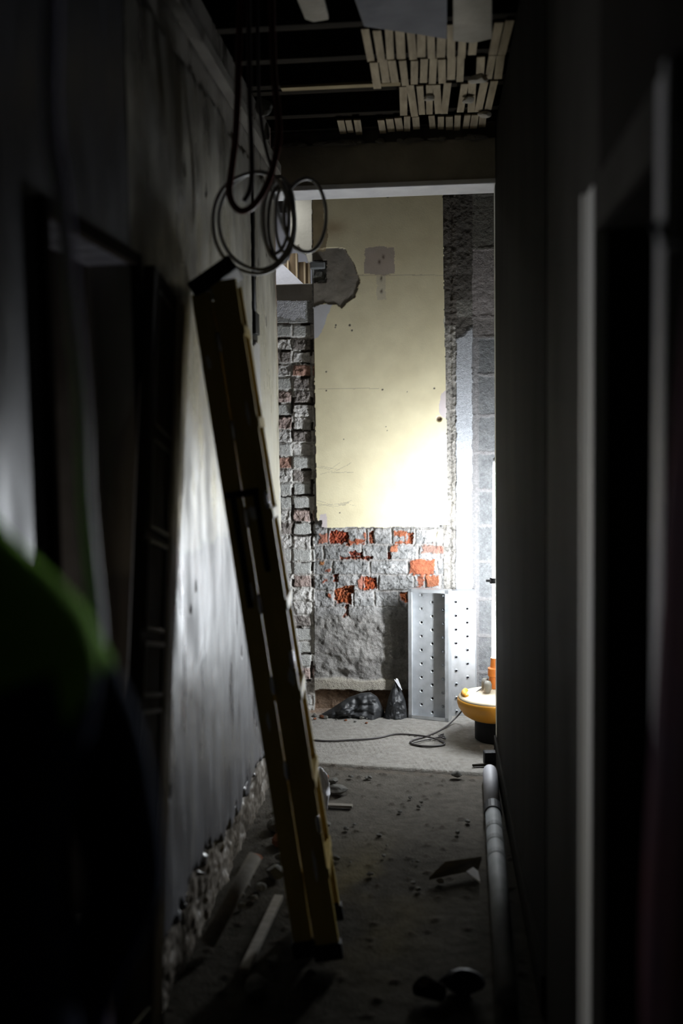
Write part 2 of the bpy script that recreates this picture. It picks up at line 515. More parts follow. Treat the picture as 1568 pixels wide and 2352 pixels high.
    reds = [(733, 1224, 752, 1247, .62, .30, .22, 0), (757, 1220, 800, 1250, .50, .13, .07, 1), (795, 1238, 840, 1251, .62, .22, .12, 0), (834, 1222, 840, 1250, .62, .25, .15, 0),
            (845, 1220, 858, 1249, .42, .15, .08, 1), (900, 1219, 932, 1233, .66, .26, .14, 0), (927, 1219, 934, 1250, .66, .28, .16, 0), (905, 1243, 930, 1250, .66, .27, .15, 0), (934, 1222, 947, 1248, .55, .2, .1, 1),
            (780, 1276, 856, 1286, .45, .15, .09, 1), (802, 1268, 832, 1280, .40, .11, .07, 1), (897, 1252, 914, 1267, .66, .30, .18, 0), (888, 1268, 897, 1284, .35, .10, .06, 1),
            (731, 1288, 746, 1300, .60, .30, .12, 0), (744, 1307, 760, 1316, .58, .24, .17, 0), (936, 1287, 998, 1319, .72, .27, .15, 0), (741, 1329, 753, 1338, .62, .24, .16, 0),
            (766, 1320, 776, 1337, .38, .12, .07, 1), (825, 1325, 836, 1354, .62, .32, .25, 0), (837, 1324, 866, 1354, .52, .13, .05, 1), (957, 1323, 974, 1352, .66, .28, .18, 0), (979, 1322, 1008, 1347, .68, .30, .17, 0),
            (770, 1352, 806, 1388, .58, .19, .08, 1), (752, 1363, 760, 1371, .60, .24, .15, 0), (786, 1346, 812, 1362, .50, .2, .1, 1), (792, 1388, 801, 1415, .30, .16, .12, 1), (918, 1360, 936, 1382, .58, .20, .08, 1), (938, 1360, 952, 1382, .58, .22, .11, 1),
            (966, 1252, 1024, 1272, .60, .44, .38, 0), (1002, 1254, 1020, 1268, .64, .36, .3, 0)]
    for x0, y0, x1, y1, r, g, b, rough in reds:
        q = np.minimum(np.minimum(jx - x0, x1 - jx), np.minimum(jy - y0, y1 - jy)) + 4.0 * n2 + 5.0 * n1
        mk = sstep(-0.6, 1.6, q)
        c = np.array((r, g * 0.85, b * 0.8)) * 0.5 * (1 + (0.35 if rough else 0.12) * n2 + 0.2 * n1)[..., None]
        if rough:
            c = np.where((cv2 < 0.16)[..., None], c * 0.35, c)
        lcol = lcol * (1 - mk[..., None]) + c * mk[..., None]
        ld = ld - mk * (0.010 + 0.014 * cd2 if rough else -0.003 + 0 * cd2)
    # pale brick end, ledge and open course at the foot
    pale = (jx > 980) & (jx < 1018) & (jy > 1216) & (jy < 1246)
    lcol = np.where(pale[..., None], np.array((0.66, 0.63, 0.54)), lcol)
    led = sstep(1556, 1562, jy + 6 * n3) * (1 - sstep(1583, 1589, jy + 4 * n3)) * (1 - sstep(905, 925, px))
    cav = sstep(1583, 1590, jy + 4 * n3)
    lcol = paint(lcol, led, (0.40, 0.37, 0.31))
    lcol = paint(lcol, cav, (0.24, 0.17, 0.12))
    lcol = lcol * (1 + 0.15 * n1)[..., None]
    ld = ld * (1 - np.maximum(cav, led)) + 0.022 * led + 0.4 * led * fine + cav * (-0.05 + 0.02 * fbm(X, Z, 0.06, 51) + 0.008 * n1)
    hole = np.exp(-(((jx - 785) / 16) ** 2 + ((jy - 1548) / 9) ** 2))
    ld -= 0.04 * hole
    rgb = np.where(low[..., None], lcol, rgb)
    d = np.where(low, ld, d)
    # right: torn plaster edge, rendered post, concrete blocks
    edge = (px >= 1018) & (px < 1048)
    ecol = np.array((0.36, 0.34, 0.31)) * (1 + 0.3 * n1 + 0.3 * n2)[..., None]
    ecol = np.where((cv2 < 0.2)[..., None], ecol * 0.6, ecol) * 0.8
    em = edge & (py < 1420)
    rgb = np.where(em[..., None], ecol, rgb)
    d = np.where(em, 0.004 + 0.006 * n2 + 0.006 * n1 - 0.010 * np.exp(-((jx - 1034) / 4.0) ** 2), d)
    post = (jx >= 1047) & (jx < 1084)
    pcol = np.array((0.44, 0.455, 0.485)) * (1 + 0.06 * n3 + 0.06 * n2)[..., None]
    dkp = sstep(0.0, 1.0, (775 + 10 * n1 - jy + (jx - 1060) * -0.6) / 14.0)
    pcol = paint(pcol, dkp, (0.105, 0.095, 0.085))
    pcol = paint(pcol, (jy > 690 + 6 * n1) & (jy < 728 + 5 * n1), (0.20, 0.19, 0.172))
    rgb = np.where(post[..., None], pcol, rgb)
    d = np.where(post, 0.016 + 0.0012 * n1 - dkp * (0.012 - 0.006 * n1 - 0.004 * n2), d)
    dk2 = (px >= 1016) & (px < 1048) & (py < 748)
    rgb = np.where(dk2[..., None], np.array((0.115, 0.102, 0.09)) * (1 + 0.3 * n1)[..., None], rgb)
    blk = jx >= 1084
    by = [445, 570, 728, 775, 860, 955, 1040, 1125, 1207, 1290, 1375, 1460, 1545, 1630]
    bd = np.full(X.shape, 99.0)
    for q in by:
        bd = np.minimum(bd, np.abs(jy - q))
    bd = np.minimum(bd, np.abs(jx - 1093) * 0.7 + 1)
    bj = 1 - sstep(2.0, 5.5, bd)
    bcol = np.array((0.145, 0.149, 0.153)) * (1 + 0.12 * n3 + 0.3 * n2)[..., None]
    bcol = paint(bcol, sstep(0.0, 0.6, n1) * 0.4, (0.21, 0.21, 0.21))
    bcol = paint(bcol, bj * 0.8, (0.215, 0.205, 0.205))
    bcol = paint(bcol, (jx < 1100) * 0.7, (0.21, 0.203, 0.203))
    bcol = paint(bcol, (jy < 575) * 0.85, (0.16, 0.15, 0.13))
    bcol = paint(bcol, ((jy > 573) & (jy < 727)) * 0.9, (0.30, 0.27, 0.262))
    bcol = paint(bcol, ((jy >= 727) & (jy < 775)) * 0.8, (0.20, 0.18, 0.17))
    rgb = np.where(blk[..., None], bcol, rgb)
    d = np.where(blk, 0.003 * n2 + 0.003 * n1 + 0.004 * bj, d)
    keep = ~((px < 716 + 1.5 * n1) & (py < 690 + 2.0 * n1))
    o = grid('wall_back', 'masonry', X, Z, YB, 1, d, rgb, keep, skirt=(0, 0.11, 0))
    return struct(o)
wall_back = back_wall()

# plain remainder of the end wall, round the modelled stretch
mb = MB()
mb.span((0.43, YB + 0.01, 0), (1.7, YB + 0.11, 3.05)).span((-1.5, YB + 0.01, 0), (-1.0, YB + 0.11, 3.05))
mb.build('wall_back_sides', 'masonry', wall_back)
me = wall_back.children[0].data
a = me.color_attributes.new('Col', 'FLOAT_COLOR', 'POINT')
a.data.foreach_set('color', np.tile(np.array((0.36, 0.35, 0.34, 1), np.float32), len(me.vertices)))

# ---- cream plaster panel left standing on the end wall
def cream():
    Yf = YB - 0.03
    X, Z = np.meshgrid(np.arange(-0.78, 0.13, 0.004), np.arange(1.0, 3.02, 0.004))
    px, py = project(X, Yf, Z)
    n1, n2, n3 = fbm(X, Z, 0.06, 61), fbm(X, Z, 0.02, 62), fbm(X, Z, 0.35, 63)
    left = 719 + (py - 740) * 0.0145
    keep = (px > left + 2.2 * n2) & (px < 1017 + (py - 450) * 0.0165 + 1.8 * n2) & (py < 1212 + 3.5 * n1 + 1.5 * n2) & (py > 436)
    keep &= ~((px < 737 + 3 * n1) & (py > 1196 + 3 * n1))
    keep &= ~((px > 1004 + 3 * n2) & (py > 1206))
    d = 0.0016 * n3 + 0.0005 * n1
    rgb = np.ones(X.shape + (3,)) * np.array((0.80, 0.725, 0.50))
    rgb = rgb * (1 + 0.05 * n3 + 0.03 * n1)[..., None]
    jx, jy = px + 4 * n1 + 2 * n2, py + 4 * fbm(X, Z, 0.05, 66) + 2 * n2
    ochre = sstep(0.1, 0.9, fbm(X, Z, 0.3, 64)) * sstep(900, 600, py)
    rgb = paint(rgb, 0.35 * ochre, (0.58, 0.46, 0.25))
    # cement patch with a torn rim, white skim below it, mauve filler patches
    cem = inpoly(jx, jy, [(700, 585), (716, 570), (770, 568), (792, 574), (812, 600), (820, 628), (828, 643), (822, 655), (816, 684), (800, 690), (786, 706), (772, 700), (745, 694), (700, 712)])
    wh = inpoly(jx, jy, [(700, 712), (724, 700), (752, 696), (764, 700), (752, 722), (742, 755), (730, 775), (700, 790)])
    rgb = paint(rgb, wh, (0.66, 0.66, 0.69))
    rgb = np.where(cem[..., None], np.array((0.235, 0.21, 0.18)) * (1 + 0.35 * n3 + 0.3 * n1)[..., None], rgb)
    d = d - 0.007 * cem * (1 + 0.5 * n1)
    up = inpoly(jx, jy, [(700, 436), (742, 436), (744, 500), (752, 545), (748, 575), (700, 580)])
    rgb = np.where(up[..., None], np.array((0.36, 0.29, 0.18)) * (1 + 0.3 * n1)[..., None], rgb)
    st = np.exp(-(((jx - 765) / 26) ** 2 + ((jy - 523) / 18) ** 2)) * 0.6
    rgb = paint(rgb, st, (0.33, 0.20, 0.09))
    mv = inpoly(jx, jy, [(838, 572), (870, 566), (902, 568), (906, 600), (905, 628), (880, 634), (836, 628)])
    rgb = paint(rgb, mv * 0.85, (0.40, 0.33, 0.30))
    mv2 = inpoly(jx, jy, [(864, 634), (886, 634), (886, 688), (866, 690)])
    rgb = paint(rgb, mv2 * 0.35 * (n2 > -0.4), (0.48, 0.43, 0.40))
    for x, y in ((871, 602), (880, 590), (877, 668), (875, 640)):
        rgb = paint(rgb, np.exp(-(((jx - x) / 3) ** 2 + ((jy - y) / 4.5) ** 2)), (0.10, 0.07, 0.05))
    lav = inpoly(jx, jy, [(1012, 905), (1030, 890), (1034, 965), (1014, 958), (1008, 945)]) | inpoly(jx, jy, [(1014, 1010), (1034, 990), (1034, 1066), (1000, 1062), (1004, 1036)]) | inpoly(jx, jy, [(728, 1212), (736, 1184), (752, 1178), (752, 1214)])
    rgb = paint(rgb, lav * 0.9, (0.64, 0.57, 0.60))
    gs = inpoly(jx, jy, [(1020, 720), (1034, 720), (1042, 1060), (1040, 1215), (1026, 1215), (1028, 900)])
    rgb = paint(rgb, gs * 0.75, (0.52, 0.50, 0.45))
    # nail holes, scuffs and hairline cracks
    rn = random.Random(3)
    for x, y, r in [(803, 747, 2.6), (808, 759, 2.0), (771, 747, 2.0), (749, 854, 1.8), (749, 897, 1.8), (878, 895, 2.0), (997, 892, 2.0), (789, 1009, 1.2), (886, 980, 1.0), (935, 900, 1.0), (889, 989, 1.0), (770, 752, 1.6), (780, 1178, 1.5), (890, 450, 4), (795, 447, 3)]:
        rgb = paint(rgb, sstep(r + 0.8, r - 0.6, np.hypot(px - x, py - y)), (0.09, 0.07, 0.05))
    for _ in range(16):
        x, y = rn.uniform(735, 800), rn.choice((1075, 1085, 1155, 1160))
        a, L = rn.uniform(-0.6, 0.3), rn.uniform(8, 22)
        t = (px - x) * math.cos(a) + (py - y - rn.uniform(-12, 12)) * math.sin(a)
        q = -(px - x) * math.sin(a) + (py - y) * math.cos(a) + 2 * n1
        rgb = paint(rgb, (np.abs(q) < 0.7) * (np.abs(t) < L) * 0.35, (0.30, 0.26, 0.20))
    for yy, xa, xb in ((632, 800, 1020), (892, 730, 870)):
        rgb = paint(rgb, (np.abs(py - yy - 2 * n1) < 0.9) * (px > xa) * (px < xb) * 0.4, (0.30, 0.24, 0.16))
    o = np.exp(-(((px - 1008) / 7) ** 2 + ((py - 962) / 7) ** 2))
    d -= 0.02 * sstep(0.3, 0.8, o)
    rgb = paint(rgb, sstep(0.3, 0.7, o) * (py < 966), (0.20, 0.14, 0.10))
    # socket of the old beam
    bx = (px > 716) & (px < 748 + 3 * n2) & (py > 598 + 2 * n2) & (py < 648 + 3 * n2)
    keep &= ~bx
    return grid('plaster', 'plaster', X, Z, Yf, 1, d, rgb, keep, skirt=(0, 0.032, 0), parent=wall_back)
cream()

# ---- left corridor wall
def left_wall():
    Y, Z = np.meshgrid(np.arange(2.45, 4.81, 0.007), np.arange(-0.02, 3.06, 0.007))
    px, py = project(XL, Y, Z)
    n1, n2, n3 = fbm(Y, Z, 0.07, 71), fbm(Y, Z, 0.022, 72), fbm(Y, Z, 0.4, 73)
    ns = fbm(Y, Z * 0.12, 0.05, 74)
    rgb = np.ones(Y.shape + (3,)) * np.array((0.42, 0.40, 0.335))
    lo = sstep(1.28, 1.24, Z + 0.03 * n1) * sstep(4.36, 4.30, Y + 0.05 * n1)
    rgb = paint(rgb, lo, (0.125, 0.126, 0.138))
    rgb = rgb * (1 + 0.12 * n3 + 0.10 * ns + 0.05 * n1)[..., None]
    rgb = paint(rgb, sstep(0.25, 0.6, fbm(Y, Z * 0.35, 0.14, 75)) * 0.45, (0.20, 0.19, 0.17))
    topshade = sstep(-0.5, 0.5, fbm(Y, Z, 0.35, 79) + (Z - 2.3) * 1.6)  # dimness of the upper wall painted in, noisy and denser with height
    rgb = paint(rgb, 0.85 * topshade, (0.062, 0.057, 0.05))
    d = 0.003 * n3 + 0.0016 * ns + 0.001 * n1
    # chips and gouges
    cd, cv = chunks(Y, Z * 0.6, 0.22, 76)
    chip = (cv < 0.24) & (cd < 0.05 + 0.05 * n2 + 0.03 * n1)
    rgb = paint(rgb, chip * 0.8, (0.16, 0.13, 0.11))
    d -= 0.006 * chip
    # hacked plaster along the foot
    edge = 0.235 + 0.09 * n1 + 0.05 * fbm(Y, Z, 0.3, 77) + 0.03 * n2
    br = sstep(0.012, -0.012, Z - edge)
    rgb = paint(rgb, br, (0.19, 0.165, 0.135))
    rgb = rgb * (1 + 0.4 * br * n2 + 0.3 * br * n1)[..., None]
    d += br * (-0.028 + 0.016 * n1 + 0.008 * n2)
    # chase cut for the old conduit, blue-grey filler below it
    ch = (np.abs(Y - 4.17 - 0.015 * n1) < 0.05) & (Z > 2.0 + 0.03 * n1) & (Z < 2.55 + 0.05 * n1)
    rgb = paint(rgb, ch, (0.10, 0.08, 0.065))
    d -= 0.022 * ch
    fl = (np.abs(Y - 4.22 - 0.02 * n1) < 0.06) & (Z > 1.55 + 0.2 * n1) & (Z < 2.0)
    rgb = paint(rgb, fl * 0.6, (0.46, 0.47, 0.53))
    # torn top edge
    tp = sstep(2.72, 2.76, Z + 0.05 * n1)
    rgb = paint(rgb, tp * 0.8, (0.16, 0.145, 0.125))
    d -= 0.015 * tp
    # broken end of the wall, red brick showing
    end = 4.775 + 0.012 * n1 + 0.008 * n2 + 0.012 * fbm(Y * 0, Z, 0.15, 78)
    rb = sstep(0.03, 0.01, end - Y) * (Z > 1.9)
    rgb = paint(rgb, rb * 0.7, (0.34, 0.20, 0.15))
    keep = Y < end
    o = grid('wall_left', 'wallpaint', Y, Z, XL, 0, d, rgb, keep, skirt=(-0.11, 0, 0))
    return struct(o)
wall_left = left_wall()
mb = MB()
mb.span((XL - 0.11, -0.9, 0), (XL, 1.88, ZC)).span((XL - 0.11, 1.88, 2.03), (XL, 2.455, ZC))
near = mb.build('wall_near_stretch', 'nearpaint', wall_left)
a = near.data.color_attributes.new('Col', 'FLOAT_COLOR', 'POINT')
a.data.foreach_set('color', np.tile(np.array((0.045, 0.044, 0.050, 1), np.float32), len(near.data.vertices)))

# dark room behind the left doorway
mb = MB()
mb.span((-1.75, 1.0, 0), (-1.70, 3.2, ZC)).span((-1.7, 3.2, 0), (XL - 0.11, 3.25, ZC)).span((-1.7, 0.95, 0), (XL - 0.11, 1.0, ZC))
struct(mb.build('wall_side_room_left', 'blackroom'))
# frame of the left doorway
mb = MB()
mb.span((XL - 0.11, 1.855, 0), (XL + 0.02, 1.88, 2.06)).span((XL - 0.11, 2.455, 0), (XL + 0.02, 2.48, 2.06)).span((XL - 0.11, 1.88, 2.03), (XL + 0.02, 2.455, 2.06))
struct(mb.build('trim_1', 'blackroom', bevel=0.003))

# ---- right corridor wall with its doorway
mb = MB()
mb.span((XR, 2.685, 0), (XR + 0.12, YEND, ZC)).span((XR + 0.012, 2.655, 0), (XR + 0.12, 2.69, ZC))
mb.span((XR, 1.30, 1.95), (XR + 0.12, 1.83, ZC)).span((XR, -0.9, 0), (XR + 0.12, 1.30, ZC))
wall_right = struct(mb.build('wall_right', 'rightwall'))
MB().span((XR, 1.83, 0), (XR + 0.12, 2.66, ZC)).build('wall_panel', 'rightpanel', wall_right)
mb = MB()
mb.span((XR + 0.12, YEND - 0.12, 0), (1.7, YEND, ZC + 0.1))
struct(mb.build('wall_partition', 'roomwall'))
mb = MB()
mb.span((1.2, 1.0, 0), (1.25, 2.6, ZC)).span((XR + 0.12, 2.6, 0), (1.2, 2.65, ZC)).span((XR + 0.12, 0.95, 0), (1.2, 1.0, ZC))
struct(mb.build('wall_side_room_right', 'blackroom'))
mb = MB()
mb.span((XR - 0.016, 1.80, 0), (XR + 0.01, 1.885, 2.03)).span((XR - 0.024, 1.868, 0), (XR + 0.01, 1.888, 2.03))
struct(mb.build('trim_2', 'trimpaint', bevel=0.004))
mb = MB()
mb.span((XR - 0.016, 1.215, 0), (XR + 0.01, 1.30, 2.03)).span((XR - 0.024, 1.215, 0), (XR + 0.01, 1.235, 2.03))
struct(mb.build('trim_3', 'greypaint', bevel=0.004))
mb = MB()
mb.span((XR - 0.014, 1.215, 1.95), (XR + 0.01, 1.885, 2.035))
struct(mb.build('trim_4', 'rightpanel', bevel=0.004))
mb = MB()
mb.span((XR - 0.012, 2.69, 0), (XR + 0.005, 4.93, 0.11))
struct(mb.build('baseboard_right', 'rightwall', bevel=0.004))
# corner lining at the far end of the right wall
mb = MB()
mb.span((XR - 0.001, YEND - 0.06, 0), (XR + 0.01, YEND + 0.012, 2.78)).span((XR - 0.001, YEND, 0), (XR + 0.12, YEND + 0.012, 2.78))
struct(mb.build('trim_5', 'trimpaint', bevel=0.002))

# ---- beam over the opening
mb = MB()
n = 60
rn = random.Random(5)
mb.span((-1.5, 4.86, 2.785), (XR + 0.05, 5.04, 2.99))
lint = struct(mb.build('trim_6', 'lintel', bevel=0.006))
mb = MB()
mb.span((-0.9, 4.85, 2.775), (XR + 0.02, 5.045, 2.80))
mb.build('soffit_board', 'whitewash', lint, bevel=0.004)
mb = MB()
mb.span((-1.5, 4.88, 2.99), (1.7, 5.04, 3.4))
struct(mb.build('wall_over_beam', 'dark'))
# plaster lumps along the top of the beam
mb = MB()
for k in range(26):
    x = rn.uniform(-0.68, 0.24)
    mb.rock((x, 4.85, 2.99), (rn.uniform(0.02, 0.05), 0.02, rn.uniform(0.008, 0.022)), 100 + k)
mb.build('plaster_crumbs', 'dark', lint)

# ---- front wall behind the camera and the room beyond
mb = MB()
mb.span((-1.0, -0.95, 0), (0.5, -0.9, ZC))
struct(mb.build('wall_front', 'dark'))
mb = MB()
mb.span((1.65, YEND, 0), (1.7, YB + 0.1, 3.1)).span((-1.5, 4.76, 0), (-1.45, YB + 0.1, 3.1)).span((-1.5, 4.66, 0), (XL - 0.11, 4.76, 3.1))
struct(mb.build('wall_far_room', 'roomwall'))

# ---- floor
def floor():
    X, Y = np.meshgrid(np.arange(-1.5, 1.72, 0.009), np.arange(-0.95, 5.85, 0.009))
    n1, n2, n3 = fbm(X, Y, 0.06, 81), fbm(X, Y, 0.02, 82), fbm(X, Y, 0.45, 83)
    stp = 4.77 - 0.135 * (X + 0.6)
    far = sstep(-0.006, 0.006, Y - stp)
    d = 0.0025 * n1 + 0.003 * n3 + 0.0015 * n2 - 0.006
    ridge = np.sin((X * 0.9 + Y * 0.25) * 2 * math.pi / 0.024)
    rm = far * sstep(0.0, 0.4, fbm(X, Y, 0.25, 84) + 0.15)
    d = d + far * 0.012 + 0.0032 * ridge * rm
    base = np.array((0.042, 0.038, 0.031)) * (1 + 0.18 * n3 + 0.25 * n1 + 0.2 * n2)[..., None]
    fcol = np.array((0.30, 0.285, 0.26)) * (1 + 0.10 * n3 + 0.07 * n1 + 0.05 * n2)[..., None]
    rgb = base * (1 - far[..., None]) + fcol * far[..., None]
    dust = sstep(3.2, 4.7, Y + 0.3 * n3) * (1 - far)
    rgb = paint(rgb, 0.75 * dust, (0.13, 0.119, 0.103))
    rgb = rgb * (1 + 0.12 * (1 - far) * n1)[..., None]
    cd, cv = chunks(X, Y, 0.05, 85)
    deb = (cv < 0.16) & (cd < 0.22 + 0.2 * n2) & (far < 0.5)
    rgb = paint(rgb, deb * 0.6, (0.06, 0.05, 0.042))
    d += 0.006 * deb
    warm = sstep(0.14, 0.0, (YB - Y) - 0.06 * n1) * (X < 0.0)
    rgb = paint(rgb, 0.7 * warm, (0.33, 0.22, 0.15))
    lip = np.exp(-((Y - stp) / 0.012) ** 2)
    rgb = paint(rgb, lip * 0.35 * (n1 < 0.1), (0.13, 0.10, 0.08))
    rgb = paint(rgb, np.exp(-((Y - stp + 0.035) / 0.02) ** 2) * 0.6 * (n1 > 0.05), (0.12, 0.10, 0.08))
    stain = np.exp(-(((X + 0.25) / 0.16) ** 2 + ((Y - 3.35) / 0.4) ** 2))
    rgb = paint(rgb, 0.3 * stain * sstep(-0.2, 0.4, n3), (0.22, 0.17, 0.05))
    return struct(grid('floor', 'floor', X, Y, 0.0, 2, d, rgb, skirt=None))
floor()

# ---- ceiling: joists, remains of lath and plaster
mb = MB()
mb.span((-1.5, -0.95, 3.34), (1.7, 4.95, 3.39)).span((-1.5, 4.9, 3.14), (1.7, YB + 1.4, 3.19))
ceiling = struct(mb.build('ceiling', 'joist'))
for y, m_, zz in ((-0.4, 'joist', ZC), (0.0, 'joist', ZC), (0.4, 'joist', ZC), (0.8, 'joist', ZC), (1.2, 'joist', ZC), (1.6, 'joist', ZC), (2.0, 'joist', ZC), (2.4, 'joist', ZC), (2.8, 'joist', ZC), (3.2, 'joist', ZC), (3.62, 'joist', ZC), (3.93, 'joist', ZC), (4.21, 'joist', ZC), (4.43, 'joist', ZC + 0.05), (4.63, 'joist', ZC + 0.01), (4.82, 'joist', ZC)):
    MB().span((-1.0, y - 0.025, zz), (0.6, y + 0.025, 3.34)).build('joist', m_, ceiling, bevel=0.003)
MB().span((-0.62, 4.185, ZC - 0.012), (-0.13, 4.225, ZC)).build('batten', 'joistlight', ceiling, bevel=0.002)
rn = random.Random(11)
for ya, yb, xa, xb in ((4.64, 4.85, -0.42, 0.24), (4.23, 4.62, -0.125, 0.27), (3.95, 4.22, -0.225, 0.27), (3.64, 3.94, -0.235, 0.27)):
    x = xa
    while x < xb:
        if rn.random() > 0.10:
            dz, tilt = rn.uniform(-0.006, 0.003), rn.uniform(-0.03, 0.03)
            L = (yb - ya) + rn.uniform(-0.03, 0.02)
            MB().box((x, (ya + yb) / 2 + rn.uniform(-0.01, 0.01), ZC - 0.006 + dz), (0.030 + rn.uniform(-0.003, 0.003), L, 0.007), Matrix.Rotation(tilt, 3, 'Z')).build('lath', 'lath', ceiling)
        x += 0.0375 + rn.uniform(-0.003, 0.004)
pts = [at(2, ZC - 0.03, px_, py_) for px_, py_ in ((800, -40), (835, 62), (905, 72), (960, 80), (1026, 91), (1027, -40))]
MB().prism(pts, (0, 0, 0.028)).build('ceiling_plaster', 'ceilplaster', ceiling, bevel=0.004)
pts = [at(2, ZC - 0.02, px_, py_) for px_, py_ in ((665, -40), (700, 45), (720, 52), (755, 46), (735, -40))]
MB().prism(pts, (0, 0, 0.018)).build('ceiling_plaster', 'lintel', ceiling, bevel=0.004)
pts = [at(2, ZC - 0.02, px_, py_) for px_, py_ in ((1040, -40), (1040, 95), (1085, 100), (1130, 90), (1130, -40))]
MB().prism(pts, (0, 0, 0.018)).build('ceiling_plaster', 'lintel', ceiling, bevel=0.004)
for (px_, py_, s_) in ((1100, 180, 0.05), (1075, 228, 0.03), (1112, 262, 0.035), (985, 225, 0.025)):
    p = at(2, ZC - 0.02, px_, py_)
    MB().rock(p, (s_, s_, 0.02), px_).build('ceiling_plaster', 'lintel', ceiling)
# rail along the top of the left wall
mb = MB()
mb.span((XL - 0.01, 2.5, 2.84), (XL + 0.03, 4.8, 2.885))
struct(mb.build('trim_7', 'dark', bevel=0.004))

# ================================================================== STAIRWELL SEEN THROUGH THE GAP
mb = MB()
mb.span((-1.5, 6.95, 1.6), (-0.4, 7.0, 3.15)).span((-1.55, YB + 0.11, 1.6), (-1.5, 7.0, 3.15)).span((-0.45, YB + 0.12, 1.6), (-0.4, 6.95, 3.15)).span((-1.5, YB + 0.12, 1.55), (-0.4, 7.0, 1.6))
struct(mb.build('wall_stairwell', 'whitewash'))
# cream pier hanging beside the gap
pts = [at(1, 6.28, x, y) for x, y in ((664, 426), (719, 426), (719, 604), (708, 606), (702, 585), (694, 578), (686, 566), (676, 572), (666, 560))]
mb = MB()
mb.prism(pts, (0, 0.06, 0))
struct(mb.build('trim_8', 'creampier', bevel=0.012))
zs_ = at(1, 6.22, 680, 674).z
mb = MB()
mb.span((-1.49, YB + 0.112, zs_ - 0.25), (-0.46, 6.22, zs_))
struct(mb.build('trim_10', 'lintel', bevel=0.006))
pts = [at(1, 6.25, x, y) for x, y in ((600, 612), (646, 604), (711, 666), (712, 669), (654, 673), (633, 657), (600, 640))]
o = MB().prism(pts, (0, 0.02, 0)).build('white_board', 'whitewash', bevel=0.002)
tag(o, 'white triangular stair side panel in the gap above the brick pier', 'panel')
for i, (xa, xb, ya) in enumerate(((648, 661, 598), (664, 681, 582), (685, 699, 602), (702, 709, 604))):
    a0, a1 = at(1, 6.34 + 0.03 * i, xa, ya), at(1, 6.34 + 0.03 * i, xb + 3, 690)
    r = thing('stair_baluster', ('brown upright board in the stair gap, the leftmost and half behind the cable coil', 'tallest brown upright board in the stair gap, with pale right edge',
              'brown upright board with a white gap above it in the stair gap', 'narrow brown upright board against the right side of the stair gap')[i], 'board', (a0.x, a0.y, a1.z), 'upright boards in the stair gap')
    MB().span((a0.x, a0.y, a1.z), (a1.x - 0.010, a0.y + 0.05, a0.z)).build('board_face', 'darkwood', r)
    MB().span((a1.x - 0.0098, a0.y - 0.004, a1.z), (a1.x, a0.y + 0.05, a0.z)).build('board_edge', 'palewood', r)
# stub of the old beam in its socket
c0, c1 = at(1, YB - 0.04, 712, 602), at(1, YB - 0.04, 746, 616)
o = MB().span((c0.x, YB - 0.05, c1.z), (c1.x, YB + 0.08, c0.z)).build('beam_stub', 'pipegrey', bevel=0.006)
tag(o, 'pale grey beam stub poking from the socket left of the cement patch', 'beam')
c0, c1 = at(1, YB, 714, 618), at(1, YB, 750, 650)
mb = MB()
mb.rock(((c0.x + c1.x) / 2, YB + 0.01, (c0.z + c1.z) / 2), (0.045, 0.03, 0.045), 5)
o = mb.build('socket_rubble', 'mortar', None)
tag(o, 'grey mortar lump wedged in the socket under the beam stub', 'rubble')

# ================================================================== WORK LIGHT
LX, LY = 0.299, 5.20
lamp = thing('work_light', 'upright fluorescent tube work light on a round amber base by the door jamb', 'work light', (LX, LY, 0))
MB().lathe([(0.095, 0.008), (0.105, 0.014), (0.105, 0.125), (0.098, 0.135)], (LX, LY, 0), 40).build('foot_ring', 'black', lamp, smooth=False)
body = MB().lathe([(0.10, 0.122), (0.135, 0.126), (0.165, 0.145), (0.19, 0.18), (0.197, 0.205), (0.196, 0.222), (0.19, 0.230)], (LX, LY, 0), 56).build('base', 'amber', lamp, smooth=True)
MB().lathe([(0.191, 0.226), (0.188, 0.236), (0.178, 0.243), (0.15, 0.249), (0.10, 0.256), (0.06, 0.264), (0.055, 0.28)], (LX, LY, 0), 56).build('base_top', 'amberlit', lamp, smooth=True)
# carrying slot in the rim
hs = []
for k in range(13):
    a_ = math.pi - 0.42 + 0.84 * k / 12
    hs.append((LX + math.cos(a_) * 0.160, LY + math.sin(a_) * 0.160, 0.2475))
MB().tube(hs, [0.008] + [0.016] * 11 + [0.008], 12).build('handle_slot', 'amber', lamp, smooth=True)
MB().lathe([(0.034, 0.26), (0.030, 0.34), (0.036, 0.345), (0.036, 0.385), (0.024, 0.39), (0.021, 0.44)], (LX, LY, 0), 28).build('collar', 'orange', lamp, smooth=False)
for a_ in (2.75, 3.9):
    MB().lathe([(0.012, 0), (0.020, 0.006), (0.021, 0.045), (0.014, 0.062)], (LX + math.cos(a_) * 0.052, LY + math.sin(a_) * 0.052, 0.262), 16).build('clamp_knob', 'greyplastic', lamp, smooth=True)
MB().tube([(LX, LY, 0.432), (LX + 0.001, LY, 0.46), (LX + 0.011, LY, 1.455)], 0.016, 24).build('tube', 'tube', lamp, smooth=True)
MB().lathe([(0.0165, 1.456), (0.0165, 1.475), (0.010, 1.482)], (LX + 0.0112, LY, 0), 24).build('end_cap', 'pipewhite', lamp, smooth=True)
zc_ = at(1, LY, 1138, 1333).z
mb = MB()
mb.lathe([(0.0165, -0.016), (0.024, -0.014), (0.024, 0.014), (0.0165, 0.016)], (LX, LY, zc_), 24)
mb.box((LX - 0.031, LY - 0.012, zc_), (0.026, 0.012, 0.012))
mb.build('ring_clip', 'black', lamp)
